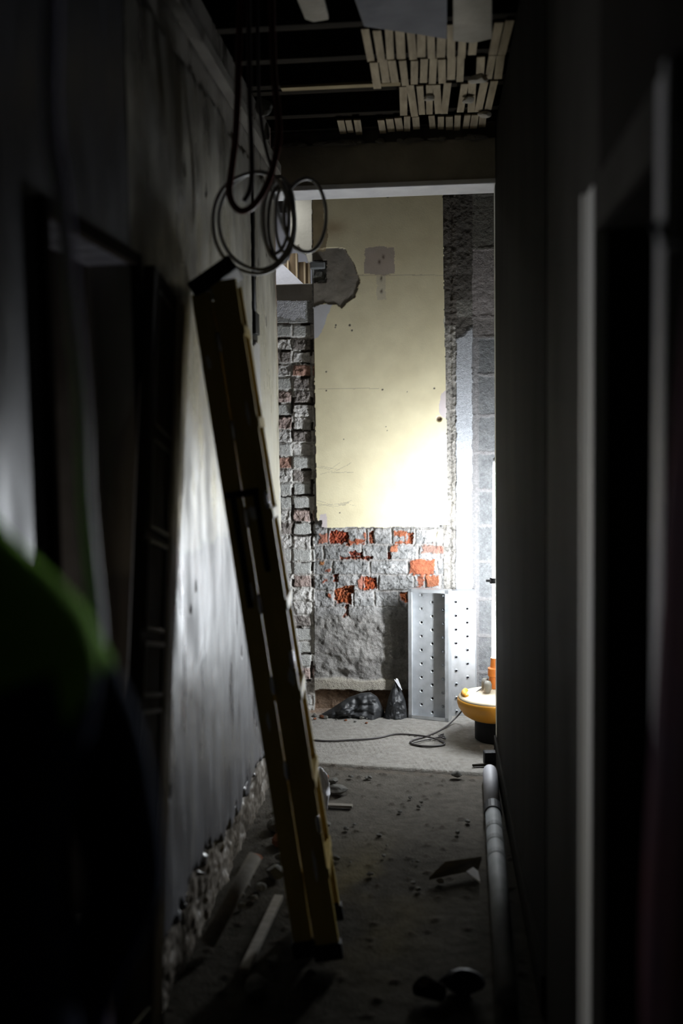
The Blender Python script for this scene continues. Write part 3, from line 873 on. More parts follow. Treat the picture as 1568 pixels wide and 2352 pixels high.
cab = [(1134, 1570, .285), (1112, 1578, .262), (1090, 1594, .246), (1074, 1612, .16), (1061, 1632, .09), (1045, 1650, .04), (1020, 1672, .012), (990, 1687, .012), (962, 1696, .012), (946, 1701, .012), (943, 1706, .012), (960, 1712, .012), (1000, 1713, .012), (1021, 1709, .012), (1010, 1701, .012), (985, 1693, .020), (950, 1688, .012), (910, 1686, .012), (880, 1692, .012), (850, 1697, .012), (800, 1700, .012), (760, 1702, .012), (720, 1700, .012), (660, 1694, .012)]
MB().tube(smoothpath([at(2, z, x, y) for x, y, z in cab], 8), 0.0048, 8).build('power_cable', 'darkcable', lamp, smooth=True)
cab2 = [(1015, 1712, .012), (985, 1714, .014), (955, 1711, .014), (947, 1707, .016), (975, 1700, .016), (1005, 1694, .016), (1018, 1690, .016), (1022, 1697, .016), (1008, 1690, .018), (1018, 1686, .016)]
MB().tube(smoothpath([at(2, z, x, y) for x, y, z in cab2], 8), 0.0042, 8).build('power_cable', 'darkcable', lamp, smooth=True)

# ================================================================== SCAFFOLD PLANKS
def perforated(mb, Lz, W, cols, first, pitch, nb, dirn):
    """pressed sheet, x across, z up, at y=0; nubs of the holes stand out along y*dirn"""
    hw = 0.012
    xs = [-W / 2]
    for c, _ in cols:
        xs += [c - hw, c + hw]
    xs.append(W / 2)
    def quad(x0, x1, z0, z1):
        mb.add([(x0, 0, z0), (x1, 0, z0), (x1, 0, z1), (x0, 0, z1)], [(0, 1, 2, 3)])
    for i in range(0, len(xs), 2):
        quad(xs[i], xs[i + 1], 0, Lz)
    for c, off in cols:
        z = 0.0
        k = 0
        while True:
            zc = first + off + k * pitch
            if zc + hw > Lz - 0.01:
                break
            quad(c - hw, c + hw, z, zc - hw)
            N = 16
            v, f = [], []
            for j in range(N):
                a = 2 * math.pi * (j + 0.5) / N
                ca, sa = math.cos(a), math.sin(a)
                s_ = hw / max(abs(ca), abs(sa))
                v += [(c + ca * s_, 0, zc + sa * s_), (c + ca * 0.0098, 0, zc + sa * 0.0098), (c + ca * 0.0062, dirn * 0.005, zc + sa * 0.0062), (c + ca * 0.0055, dirn * 0.012, zc + sa * 0.0055)]
            for j in range(N):
                a0, b0 = j * 4, ((j + 1) % N) * 4
                f += [(a0, b0, b0 + 1, a0 + 1), (a0 + 1, b0 + 1, b0 + 2, a0 + 2), (a0 + 2, b0 + 2, b0 + 3, a0 + 3)]
            mb.add(v, f)
            z = zc + hw
            k += 1
        quad(c - hw, c + hw, z, Lz)

def plank(label, base, yaw, lean, face_in, L, W=0.235, D=0.062):
    r = thing('scaffold_plank', label, 'scaffold plank', base, 'steel scaffold planks leaning on the end wall')
    r['_o'] = (0, 0, 0)
    mb = MB()
    perforated(mb, L, W, [(-0.060, 0), (0.004, -0.039), (0.068, 0)], 0.066, 0.0785, 9, 1 if face_in else -1)
    o = mb.build('deck', 'steel', r)
    sgn = -1 if face_in else 1
    for s_ in (-1, 1):
        mb = MB()
        mb.span((s_ * W / 2, sgn * D, 0), (s_ * (W / 2 - 0.0016), 0, L))
        mb.span((s_ * W / 2, sgn * D, 0), (s_ * (W / 2 - 0.020), sgn * (D - 0.0016), L))
        mb.tube([(s_ * (W / 2 - 0.002), 0, 0.002), (s_ * (W / 2 - 0.002), 0, L - 0.002)], 0.0035, 8)
        mb.build('side_flange', 'steel', r)
    for z in (0, L):
        mb = MB()
        mb.span((-W / 2, sgn * D, z - 0.001), (W / 2, 0, z + 0.001))
        zz = z - 0.018 if z else 0.018
        mb.span((-W / 2, sgn * D, min(z, zz)), (W / 2, sgn * (D - 0.0015), max(z, zz)))
        mb.build('end_cap', 'steel', r)
    r.rotation_euler = (lean, 0, yaw)
    return r
bl, br_ = at(1, 5.56, 944, 1655), at(1, 5.56, 1028, 1659)
plank('steel scaffold plank with its hollow underside facing out, the front one of the two', ((bl.x + br_.x) / 2 + 0.012, 5.602, 0.006), -0.30, -0.020, True, 0.735)
plank('steel scaffold plank standing flat side out, behind the hollow-faced plank', (0.104, 5.632, 0.006), 0.10, -0.008, False, 0.715)

# ================================================================== BLACK SHEETING
def crumple(name, label, outline, y, depth, seed, parent=None):
    """a slumped bag: outline in the wall plane, bulging towards the room"""
    pts = [at(1, y, a_, b_) for a_, b_ in outline]
    xs = [p.x for p in pts]; zs = [p.z for p in pts]
    nx, nz = 46, 40
    X, Z = np.meshgrid(np.linspace(min(xs), max(xs), nx), np.linspace(0.004, max(zs), nz))
    # height of the outline over each x
    o = sorted([(p.x, p.z) for p in pts])
    top = np.interp(X[0], [q[0] for q in o], [q[1] for q in o])
    t = np.linspace(0, 1, nz)[:, None]
    Zs = 0.002 + t * np.maximum(top[None, :] - 0.002, 0.004)
    u = np.linspace(-1, 1, nx)[None, :]
    n_ = fbm(X, Zs, 0.05, seed, 4) * 1.6
    fold = np.abs(fbm(X + 0.3 * Zs, Zs, 0.10, seed + 3, 2))
    prof = np.sqrt(np.clip(1 - u ** 2, 0, 1)) * np.sqrt(np.clip(1 - (t * 0.98) ** 2, 0, 1))
    Yf = y - depth * prof * (0.75 + 0.35 * n_) - 0.045 * fold * prof
    Yb = y + 0.03 * prof
    mb = MB()
    v = [(X[0, i], Yf[j, i], Zs[j, i] + 0.004 * n_[j, i] * (0 < j)) for j in range(nz) for i in range(nx)]
    v2 = [(X[0, i], Yb[j, i], Zs[j, i]) for j in range(nz) for i in range(nx)]
    f = [(j * nx + i, j * nx + i + 1, (j + 1) * nx + i + 1, (j + 1) * nx + i) for j in range(nz - 1) for i in range(nx - 1)]
    n0 = nx * nz
    f2 = [tuple(q + n0 for q in reversed(ff)) for ff in f]
    rim = [(0, i) for i in range(nx)] + [(j, nx - 1) for j in range(1, nz)] + [(nz - 1, i) for i in range(nx - 2, -1, -1)] + [(j, 0) for j in range(nz - 2, 0, -1)]
    ids = [j * nx + i for j, i in rim]
    f3 = [(ids[k], ids[k] + n0, ids[(k + 1) % len(ids)] + n0, ids[(k + 1) % len(ids)]) for k in range(len(ids))]
    mb.add(v + v2, f + f2 + f3)
    ob = mb.build(name, 'bagblack', parent, smooth=True)
    return ob
o = crumple('plastic_sheet', '', [(738, 1640), (760, 1628), (800, 1602), (828, 1592), (850, 1590), (866, 1600), (876, 1620), (884, 1640)], 5.62, 0.10, 201)
tag(o, 'low slumped heap of black plastic sheeting along the wall foot', 'plastic sheet')
bag = thing('rubble_bag', 'crumpled dark plastic bag with a torn white tip left of the planks', 'bag', at(2, 0.0, 920, 1650))
crumple('bag_body', '', [(882, 1645), (892, 1602), (900, 1580), (908, 1562), (916, 1576), (924, 1592), (931, 1610), (936, 1645)], 5.60, 0.06, 211, bag)
tp = [at(1, 5.565, x, y) for x, y in ((905, 1561), (908, 1563), (909, 1559), (913, 1560), (919, 1575), (923, 1586), (914, 1575))]
MB().prism(tp, (0, 0.012, 0)).build('torn_tip', 'paper', bag)

# ================================================================== STEPLADDER
LY0 = 2.90
LB = at(1, LY0, 683, 2280)
LT = at(1, LY0, 431, 640)
LB.z = 0.0
ax_ = LT - LB
LEN = ax_.length
lean = math.atan2(ax_.x, ax_.z)
lad = thing('stepladder', 'folded yellow fibreglass stepladder leaning on the left corridor wall', 'stepladder', (LB.x, LY0, 0.004))
lad.rotation_euler = (0, lean, math.radians(5.0))
lad['_o'] = (0, 0, 0)
def channel(mb, x0, x1, y, z0, z1, taper, open_y):
    t = 0.004
    d = 0.026
    for zc_a, zc_b in ((z0, z1),):
        def yy(z):
            return y + taper * z
        def slab(xa, xb, ya, yb):
            v = []
            for z in (zc_a, zc_b):
                for (a_, b_) in ((xa, ya), (xb, ya), (xb, yb), (xa, yb)):
                    v.append((a_, yy(z) + b_, z))
            mb.add(v, [(0, 3, 2, 1), (4, 5, 6, 7), (0, 1, 5, 4), (1, 2, 6, 5), (2, 3, 7, 6), (3, 0, 4, 7)])
        slab(x0, x1, 0 if open_y > 0 else -t, t if open_y > 0 else 0)
        slab(x0, x0 + t, 0, d * open_y)
        slab(x1 - t, x1, 0, d * open_y)
FX0, FX1, RX0, RX1 = 0.062, 0.136, 0.0, 0.057
WID = 0.27
for nm, xa, xb, zt, zb in (('front_stile', FX0, FX1, LEN - 0.02, 0.03), ('rear_stile', RX0, RX1, LEN - 0.05, 0.05)):
    for y0, tp_, op in ((0.0, 0.020, 1), (WID, -0.020, -1)):
        mb = MB()
        channel(mb, xa, xb, y0, zb, zt, tp_, op)
        st = mb.build(nm, 'fibreglass', lad, bevel=0.0015)
        mb = MB()
        mb.box(((xa + xb) / 2, y0 + tp_ * 0.02 + op * 0.012, 0.025 if xa == FX0 else 0.045), (xb - xa + 0.014, 0.042, 0.05))
        mb.build('foot', 'black', st, bevel=0.004)
        if y0 == 0.0:
            # dried white paint runs on the side that faces the doorway
            rn = random.Random(17 if xa == FX0 else 18)
            spots = ((0.14, 0.05, 0.005), (0.42, 0.025, 0.010), (0.66, 0.02, 0.012), (0.80, 0.035, 0.005)) if xa == FX0 else ((0.88, 0.02, 0.007), (0.55, 0.028, 0.006), (0.36, 0.03, 0.005))
            for fr, hl, hw_ in spots:
                z = LEN * fr
                xx = rn.uniform(xa + 0.015, xb - 0.015)
                mb = MB()
                pts = []
                for k in range(14):
                    a_ = 2 * math.pi * k / 14
                    q = 1 + rn.uniform(-0.25, 0.25)
                    pts.append((xx + math.cos(a_) * hw_ * q, y0 + tp_ * z - 0.001, z + math.sin(a_) * hl * q))
                mb.prism(pts, (0, -0.0012, 0))
                mb.build('paint_splash', 'splash', st)
k = 0
z = 0.28
while z < LEN - 0.15:
    ya, yb = 0.004 + 0.020 * z, WID - 0.004 - 0.020 * z
    mb = MB()
    mb.span((FX0 + 0.005, ya, z - 0.003), (FX1 + 0.004, yb, z))
    mb.span((FX0 + 0.005, ya, z - 0.03), (FX0 + 0.009, yb, z))
    mb.span((FX1, ya, z - 0.03), (FX1 + 0.004, yb, z))
    mb.build('tread', 'fibreglass', lad)
    z += 0.275
for z in (0.4, 1.05, 1.7):
    ya, yb = 0.004 + 0.020 * z, WID - 0.004 - 0.020 * z
    MB().tube([(0.028, ya, z), (0.028, yb, z)], 0.011, 10).build('rear_brace', 'fibreglass', lad)
for y0, tp_ in ((0.012, 0.020), (WID - 0.012, -0.020)):
    z = LEN * 0.69
    mb = MB()
    mb.box((0.058, y0 + tp_ * z - math.copysign(0.018, tp_), z), (0.10, 0.006, 0.02))
    mb.box((0.030, y0 + tp_ * z - math.copysign(0.018, tp_), z - 0.17), (0.018, 0.006, 0.34))
    mb.box((0.098, y0 + tp_ * z - math.copysign(0.018, tp_), z - 0.12), (0.016, 0.006, 0.24))
    mb.build('spreader', 'black', lad, bevel=0.002)
# bright metal rung ends riveted through the near stiles
for yy_, xx_ in ((795, 0.060), (1000, 0.060), (1205, 0.060), (1410, 0.060), (1605, 0.060), (1810, 0.060), (1170, 0.126), (1550, 0.128), (1950, 0.130)):
    z = (2280 - yy_) / 1640 * LEN
    yb_ = 0.020 * z - 0.004
    MB().lathe([(0.002, -0.030), (0.006, -0.026), (0.0075, -0.014), (0.0075, 0.014), (0.006, 0.026), (0.002, 0.030)], (xx_, yb_, z), 16).build('rung_end', 'rivet', lad, smooth=True)
mb = MB()
Rt = Matrix.Rotation(-0.45, 3, 'Y')
mb.box((0.070, WID / 2, LEN - 0.004), (0.150, WID - 0.07, 0.050), Rt)
mb.build('top_cap', 'black', lad, bevel=0.008)

# ================================================================== CABLES HANGING BY THE LEFT WALL
def ring(cx, cy, rx, ry, y0, y1, phase=0.0, turns=1.0, wob=0.0, seed=0, n=60):
    """loop of cable: ellipse seen from the corridor, swinging in depth from y0 (left) to y1 (right)"""
    out = []
    rn = random.Random(seed)
    w1, w2 = rn.uniform(0, 6), rn.uniform(0, 6)
    for k in range(int(n * turns) + 1):
        a = phase + 2 * math.pi * k / n
        x = cx + math.cos(a) * rx * (1 + wob * math.sin(2 * a + w1))
        y = cy + math.sin(a) * ry * (1 + wob * math.sin(3 * a + w2))
        t = (math.cos(a) + 1) / 2
        out.append(at(1, y0 + (y1 - y0) * t + 0.012 * k / n, x, y))
    return out
coil = thing('cable_coil', 'loose coil of grey cable hanging above the stepladder on the left wall', 'cable', at(1, 3.5, 600, 620))
for i, (cx, cy, rx, ry, y0, y1, r_) in enumerate(((582, 512, 96, 116, 3.20, 3.46, .0065), (588, 508, 84, 112, 3.24, 3.45, .0065), (640, 505, 36, 96, 3.36, 3.46, .0065), (646, 512, 30, 90, 3.38, 3.47, .0065), (632, 500, 30, 84, 3.36, 3.44, .006), (654, 500, 22, 80, 3.40, 3.47, .006), (700, 495, 50, 84, 3.42, 3.54, .0065))):
    MB().tube(ring(cx, cy, rx, ry, y0, y1, phase=-1.2, turns=1.0, wob=0.03, seed=i), r_, 10).build('cable_turn', 'greycable', coil, smooth=True)
tail = [at(1, 3.45, x, y) for x, y in ((640, 412), (628, 430), (634, 470), (650, 520), (668, 560))]
MB().tube(smoothpath(tail), 0.006, 8).build('cable_end', 'greycable', coil, smooth=True)
hang = [at(1, 3.46, x, y) for x, y in ((590, -20), (592, 120), (596, 240), (608, 330), (628, 400), (640, 420))]
MB().tube(smoothpath(hang), 0.006, 8).build('cable_end', 'darkcable', coil, smooth=True)
red = thing('cable_loop', 'thick dark red cable hanging in a deep loop in front of the grey coil', 'cable', at(1, 3.08, 560, 485))
lp = [at(1, 3.08, x, y) for x, y in ((552, -30), (548, 120), (545, 230), (540, 320), (530, 400), (526, 440), (535, 470), (555, 485), (580, 474), (604, 442), (622, 400), (634, 350), (640, 300), (636, 240), (628, 150), (622, -30))]
MB().tube(smoothpath(lp), 0.0105, 10).build('cable_run', 'redcable', red, smooth=True)
lp = [at(1, 3.10, x, y) for x, y in ((570, -30), (572, 140), (574, 250), (577, 330), (578, 400), (572, 440), (560, 462))]
MB().tube(smoothpath(lp), 0.008, 10).build('cable_run', 'darkcable', red, smooth=True)
# conduit in the chase of the left wall
con = thing('conduit', 'dark metal conduit with a back box sunk in the chased left wall', 'conduit', (XL, 4.17, 2.02))
MB().tube([(XL - 0.004, 4.155, 2.12), (XL - 0.004, 4.16, 2.35), (XL - 0.003, 4.17, 2.74)], 0.011, 10).build('pipe', 'black', con, smooth=True)
MB().tube([(XL - 0.004, 4.19, 2.12), (XL - 0.004, 4.185, 2.4), (XL - 0.003, 4.19, 2.7)], 0.006, 8).build('wire', 'darkcable', con, smooth=True)
MB().span((XL - 0.016, 4.125, 2.03), (XL + 0.012, 4.215, 2.12)).build('back_box', 'black', con, bevel=0.003)
# torn scrap of plaster and paper by the cable entry
p = at(1, 3.9, 606, 245)
mb = MB()
mb.rock(p, (0.035, 0.02, 0.05), 77)
mb.rock(p + Vector((0.01, 0, -0.09)), (0.012, 0.012, 0.05), 78)
o = mb.build('hanging_scrap', 'mortar')
tag(o, 'pale torn scrap hanging under the joists behind the dark red cable', 'scrap')

# violet cable close to the camera
vc = [at(1, 1.12, x, y) for x, y in ((118, -120), (118, 60), (116, 200), (122, 330), (138, 430), (150, 540), (162, 680), (178, 840), (188, 980), (192, 1120), (204, 1260), (216, 1380), (226, 1500), (236, 1640), (240, 1900), (236, 2400))]
vc += [Vector((vc[-1].x, vc[-1].y, 0.02))]
o = MB().tube(smoothpath(vc, 6), 0.0095, 10).build('hanging_cable', 'violetcable', smooth=True)
tag(o, 'thick violet-grey cable hanging close up at the left edge', 'cable')

# ================================================================== LOOSE DOOR LEANING AGAINST THE LEFT WALL
door = thing('panelled_door', 'narrow brown gloss panelled door leaning askew on the left wall behind the ladder', 'door', (XL + 0.012, 2.33, 0.0))
door['_o'] = (0, 0, 0)
DX = 0.030
W0, W1 = -0.29, 0.0
MB().span((0.0, W0, 0.004), (DX, W1 - 0.07, 2.03)).build('leaf', 'brownpaint', door, bevel=0.004)
MB().span((0.0, W1 - 0.07, 0.0), (DX + 0.006, W1, 2.03)).build('stile', 'tanpaint', door, bevel=0.006)
def frame(z0, z1, y0, y1, w_=0.010, h_=0.004):
    mb = MB()
    mb.span((DX, y0, z0), (DX + h_, y1, z0 + w_)).span((DX, y0, z1 - w_), (DX + h_, y1, z1)).span((DX, y0, z0 + w_), (DX + h_, y0 + w_, z1 - w_)).span((DX, y1 - w_, z0 + w_), (DX + h_, y1, z1 - w_))
    mb.build('panel_moulding', 'browngloss', door, bevel=0.002)
for z0, z1 in ((1.36, 1.59), (1.11, 1.335), (0.95, 1.085), (0.2, 0.92), (1.62, 1.98)):
    frame(z0, z1, W0 + 0.03, W1 - 0.085)
door.rotation_euler = (math.radians(-13.5), 0, 0)

# ================================================================== THINGS ON THE FLOOR
pts = [Vector((0.235, 4.80, 0.036)), Vector((0.228, 4.45, 0.036))]
pipe = thing('plastic_pipe', 'long grey pipe with a white end lying along the right wall', 'pipe', (0.22, 4.0, 0))
pa, pb = Vector((0.240, 4.60, 0.040)), Vector((0.186, 2.70, 0.040))
def lerp(t): return pa.lerp(pb, t)
MB().tube([lerp(0), lerp(0.02), lerp(0.24)], [0.030, 0.034, 0.034], 18).build('white_end', 'pipewhite', pipe, smooth=True)
MB().tube([lerp(0.24), lerp(1)], 0.032, 18).build('pipe_body', 'pipegrey', pipe, smooth=True)
MB().tube([lerp(0.24), lerp(0.285)], 0.037, 18).build('coupling', 'black', pipe)
for t in (0.36, 0.43, 0.50):
    MB().tube([lerp(t), lerp(t + 0.02)], 0.0335, 18).build('tape_band', 'pipegrey', pipe)
c = at(2, 0.02, 1122, 1752)
o = MB().box((0.252, 4.80, 0.036), (0.062, 0.05, 0.066), Matrix.Rotation(0.12, 3, 'Z')).build('rubber_block', 'black', bevel=0.006)
tag(o, 'small black block at the jamb foot beyond the white pipe end', 'block')
a0, a1 = at(2, 0.012, 1085, 1760), at(2, 0.012, 1134, 1757)
o = MB().box((a0 + a1) / 2 + Vector((0, 0, 0.004)), ((a1 - a0).length, 0.014, 0.009), Matrix.Rotation(math.atan2(a1.y - a0.y, a1.x - a0.x), 3, 'Z')) if False else MB().box(tuple((a0 + a1) / 2 + Vector((0, 0, 0.004))), ((a1 - a0).length, 0.014, 0.009), Matrix.Rotation(math.atan2(a1.y - a0.y, a1.x - a0.x), 3, 'Z'))
o = o.build('wood_splinter', 'joist')
tag(o, 'thin dark stick lying across the floor step at the right jamb', 'stick')
a0, a1 = at(2, 0.0, 740, 1852), at(2, 0.0, 809, 1855)
o = MB().box(tuple((a0 + a1) / 2 + Vector((0, 0, 0.007))), ((a1 - a0).length, 0.028, 0.010), Matrix.Rotation(math.atan2(a1.y - a0.y, a1.x - a0.x) , 3, 'Z')).build('broken_lath', 'wood', bevel=0.001)
tag(o, 'short pale lath lying on the floor right of the stepladder', 'lath')
# broken board propped on the floor at right
b4 = [at(2, 0.05, x, y) for x, y in ((1022, 1986), (1106, 1974))] + [at(2, 0.012, x, y) for x, y in ((1100, 1996), (985, 2022))]
o = MB().prism(b4, (0, 0, 0.012)).build('broken_board', 'wood', bevel=0.001)
tag(o, 'broken grey board lying on the dark floor beside the grey pipe', 'board')
p = at(2, 0.02, 1090, 2016)
mb = MB()
mb.prism([p + Vector(q) for q in ((-0.03, 0.02, 0.008), (-0.005, 0.03, 0.02), (0.012, 0.01, 0.014), (0.018, -0.035, -0.004), (0.004, -0.02, 0.0))], (0, 0, 0.006))
o = mb.build('paper_scrap', 'paper')
tag(o, 'bright white scrap on the floor in front of the broken grey board', 'scrap')
# white rag behind the ladder foot
mb = MB()
p = at(2, 0.0, 736, 1862)
rn = random.Random(31)
N = 14
v = []
for j in range(N):
    for i in range(9):
        t = j / (N - 1)
        v.append((p.x - 0.05 + 0.09 * i / 8 * (1 - 0.4 * abs(t - 0.4)) , p.y + 0.02 * math.sin(i * 1.3 + j * 0.6) + 0.05 * t, 0.004 + 0.16 * t + 0.006 * math.sin(j * 1.7 + i)))
f = [(j * 9 + i, j * 9 + i + 1, (j + 1) * 9 + i + 1, (j + 1) * 9 + i) for j in range(N - 1) for i in range(8)]
mb.add(v, f)
o = mb.build('rag', 'paper', smooth=True)
s_ = o.modifiers.new('thick', 'SOLIDIFY')
s_.thickness = 0.006
tag(o, 'crumpled white rag standing on the floor behind the stepladder', 'rag')
# poles and sticks at the foot of the left wall
a0, a1 = at(2, 0.20, 585, 1968), at(2, 0.03, 478, 2165)
o = MB().tube([a0, a1], 0.024, 14).build('wooden_pole', 'wood', smooth=True)
tag(o, 'grey round pole lying on the rubble between left wall and stepladder', 'pole')
a0, a1 = at(2, 0.02, 640, 2060), at(2, 0.02, 560, 2230)
o = MB().box(tuple((a0 + a1) / 2), (0.03, (a1 - a0).length, 0.016), (a1 - a0).to_track_quat('Y', 'Z').to_matrix()).build('timber_batten', 'wood', bevel=0.001)
tag(o, 'flat dusty batten on the floor just left of the stepladder foot', 'batten')
# dark lumps close to the camera
for (x, y, sx, lab, nm, m_) in ((1060, 2262, 0.07, 'dark crumpled bag on the floor at the very bottom right', 'crumpled_bag', 'black'), (985, 2275, 0.05, 'dark brick half on the floor left of the crumpled bag', 'brick_half', 'joist')):
    p = at(2, 0.03, x, y)
    mb = MB()
    mb.rock((p.x, p.y, 0.03), (sx, sx * 0.7, 0.045), int(x), seg=3)
    o = mb.build(nm, m_)
    tag(o, lab, 'bag' if nm == 'crumpled_bag' else 'brick')
# rubble against the left wall foot: every lump on its own
rn = random.Random(41)
placed = []
p0, p1 = at(2, 0.20, 585, 1968), at(2, 0.03, 478, 2165)
b0, b1 = at(2, 0.02, 640, 2060), at(2, 0.02, 560, 2230)
rg = at(2, 0.0, 736, 1862)
def seg_dist(x, y, a, b):
    ab = Vector((b.x - a.x, b.y - a.y))
    t = max(0, min(1, ((x - a.x) * ab.x + (y - a.y) * ab.y) / ab.length_squared))
    return math.hypot(x - a.x - ab.x * t, y - a.y - ab.y * t)
tries = 0
while len(placed) < 34 and tries < 6000:
    tries += 1
    y = rn.uniform(2.7, 4.6)
    x = XL + 0.05 + abs(rn.gauss(0, 0.12))
    s_ = rn.uniform(0.015, 0.05)
    if x > -0.44 or x - 1.4 * s_ < XL + 0.005 or seg_dist(x, y, p0, p1) < 0.03 + 1.5 * s_ or seg_dist(x, y, b0, b1) < 0.025 + 1.5 * s_:
        continue
    if abs(y - rg.y) < 0.12 and abs(x - rg.x) < 0.12 or seg_dist(x, y, LB + Vector((0.07, 0, 0)), Vector((LB.x + 0.07, LB.y + 0.27, 0))) < 0.11 + 1.4 * s_ or (y < 2.95 and x < -0.6):
        continue
    if any(math.hypot(x - q[0], y - q[1]) < 1.42 * (s_ + q[2]) for q in placed):
        continue
    placed.append((x, y, s_))
for i, (x, y, s_) in enumerate(placed):
    mb = MB()
    mb.rock((x, y, s_ * 0.5), (s_ * rn.uniform(0.9, 1.35), s_, s_ * rn.uniform(0.6, 0.85)), 300 + i, rot=rn.uniform(0, 3), jag=0.8)
    red_ = rn.random() < 0.25
    o = mb.build('brick_fragment' if red_ else 'mortar_fragment', 'brick' if red_ else 'mortar')
    tag(o, 'red brick fragment in the rubble along the left wall foot' if red_ else 'grey mortar fragment in the rubble along the left wall foot', 'rubble', 'brick fragments at the left wall foot' if red_ else 'mortar fragments at the left wall foot')
for i in range(24):
    px_, py_ = rn.uniform(770, 1095), rn.uniform(1778, 2060)
    p = at(2, 0, px_, py_)
    s_ = rn.uniform(0.005, 0.014)
    mb = MB()
    mb.rock((p.x, p.y, s_ * 0.5), (s_ * 1.4, s_, s_ * 0.7), 400 + i, rot=rn.uniform(0, 3))
    o = mb.build('mortar_crumb', 'mortar')
    tag(o, 'small grey crumb on the dirty floor before the step', 'rubble', 'crumbs on the corridor floor')
for i in range(16):
    px_ = rn.uniform(715, 850)
    p = at(2, 0.006, px_, rn.uniform(1640, 1658) + (px_ - 715) * 0.03)
    s_ = rn.uniform(0.006, 0.017)
    mb = MB()
    mb.rock((p.x, p.y, 0.006 + s_ * 0.5), (s_ * 1.3, s_, s_ * 0.8), 500 + i, rot=rn.uniform(0, 3))
    o = mb.build('brick_crumb', 'brick' if i % 3 == 0 else 'mortar')
    tag(o, 'small crumb of masonry fallen at the end wall foot', 'rubble', 'crumbs at the end wall foot')
p = at(2, 0.0, 1050, 1786)
mb = MB()
mb.rock((p.x, p.y, 0.014), (0.034, 0.02, 0.018), 611)
o = mb.build('mortar_lump', 'mortar')
tag(o, 'pale flat mortar lump on the floor just below the step at right', 'rubble')

# ================================================================== RED CLOTH AT THE RIGHT EDGE
cl = thing('work_jacket', 'dark red and blue cloth hanging on the right wall at the picture edge', 'jacket', (XR - 0.03, 1.14, 0.55))
def cloth(y0, y1, z0, z1, amp, seed):
    ny, nz = 26, 50
    v, f = [], []
    for j in range(nz):
        for i in range(ny):
            t, u = j / (nz - 1), i / (ny - 1)
            fold = math.sin(u * 17 + seed + 1.5 * math.sin(t * 3 + seed)) * amp * (0.3 + 0.7 * (1 - t))
            v.append((XR - 0.022 - amp - fold - 0.012 * math.sin(t * 5), y0 + (y1 - y0) * u * (1 - 0.35 * max(0, t - 0.8) / 0.2) + 0.01 * math.sin(t * 9), z0 + (z1 - z0) * t))
    f = [(j * ny + i, j * ny + i + 1, (j + 1) * ny + i + 1, (j + 1) * ny + i) for j in range(nz - 1) for i in range(ny - 1)]
    return v, f
o = MB().add(*cloth(0.93, 1.19, 0.6, 1.78, 0.014, 0.4)).build('cloth_body', 'redcloth', cl, smooth=True)
s_ = o.modifiers.new('thick', 'SOLIDIFY'); s_.thickness = 0.004
MB().tube([(XR, 1.1, 1.80), (XR - 0.05, 1.1, 1.80), (XR - 0.055, 1.1, 1.82)], 0.006, 8).build('hook', 'steel', cl, smooth=True)

# ================================================================== PERSON, OUT OF FOCUS AT THE LEFT EDGE
def skin_mesh(nodes, edges, sub=2):
    me = bpy.data.meshes.new('skin_tmp')
    me.from_pydata([n_[0] for n_ in nodes], edges, [])
    ob = bpy.data.objects.new('skin_tmp', me)
    C.objects.link(ob)
    sk = ob.modifiers.new('skin', 'SKIN')
    sk.use_smooth_shade = True
    for i, n_ in enumerate(nodes):
        r = n_[1] if isinstance(n_[1], tuple) else (n_[1], n_[1])
        me.skin_vertices[0].data[i].radius = r
        me.skin_vertices[0].data[i].use_root = (i == 0)
    ss = ob.modifiers.new('sub', 'SUBSURF')
    ss.levels = sub
    ss.render_levels = sub
    dg = bpy.context.evaluated_depsgraph_get()
    out = bpy.data.meshes.new_from_object(ob.evaluated_get(dg))
    bpy.data.objects.remove(ob)
    bpy.data.meshes.remove(me)
    return out

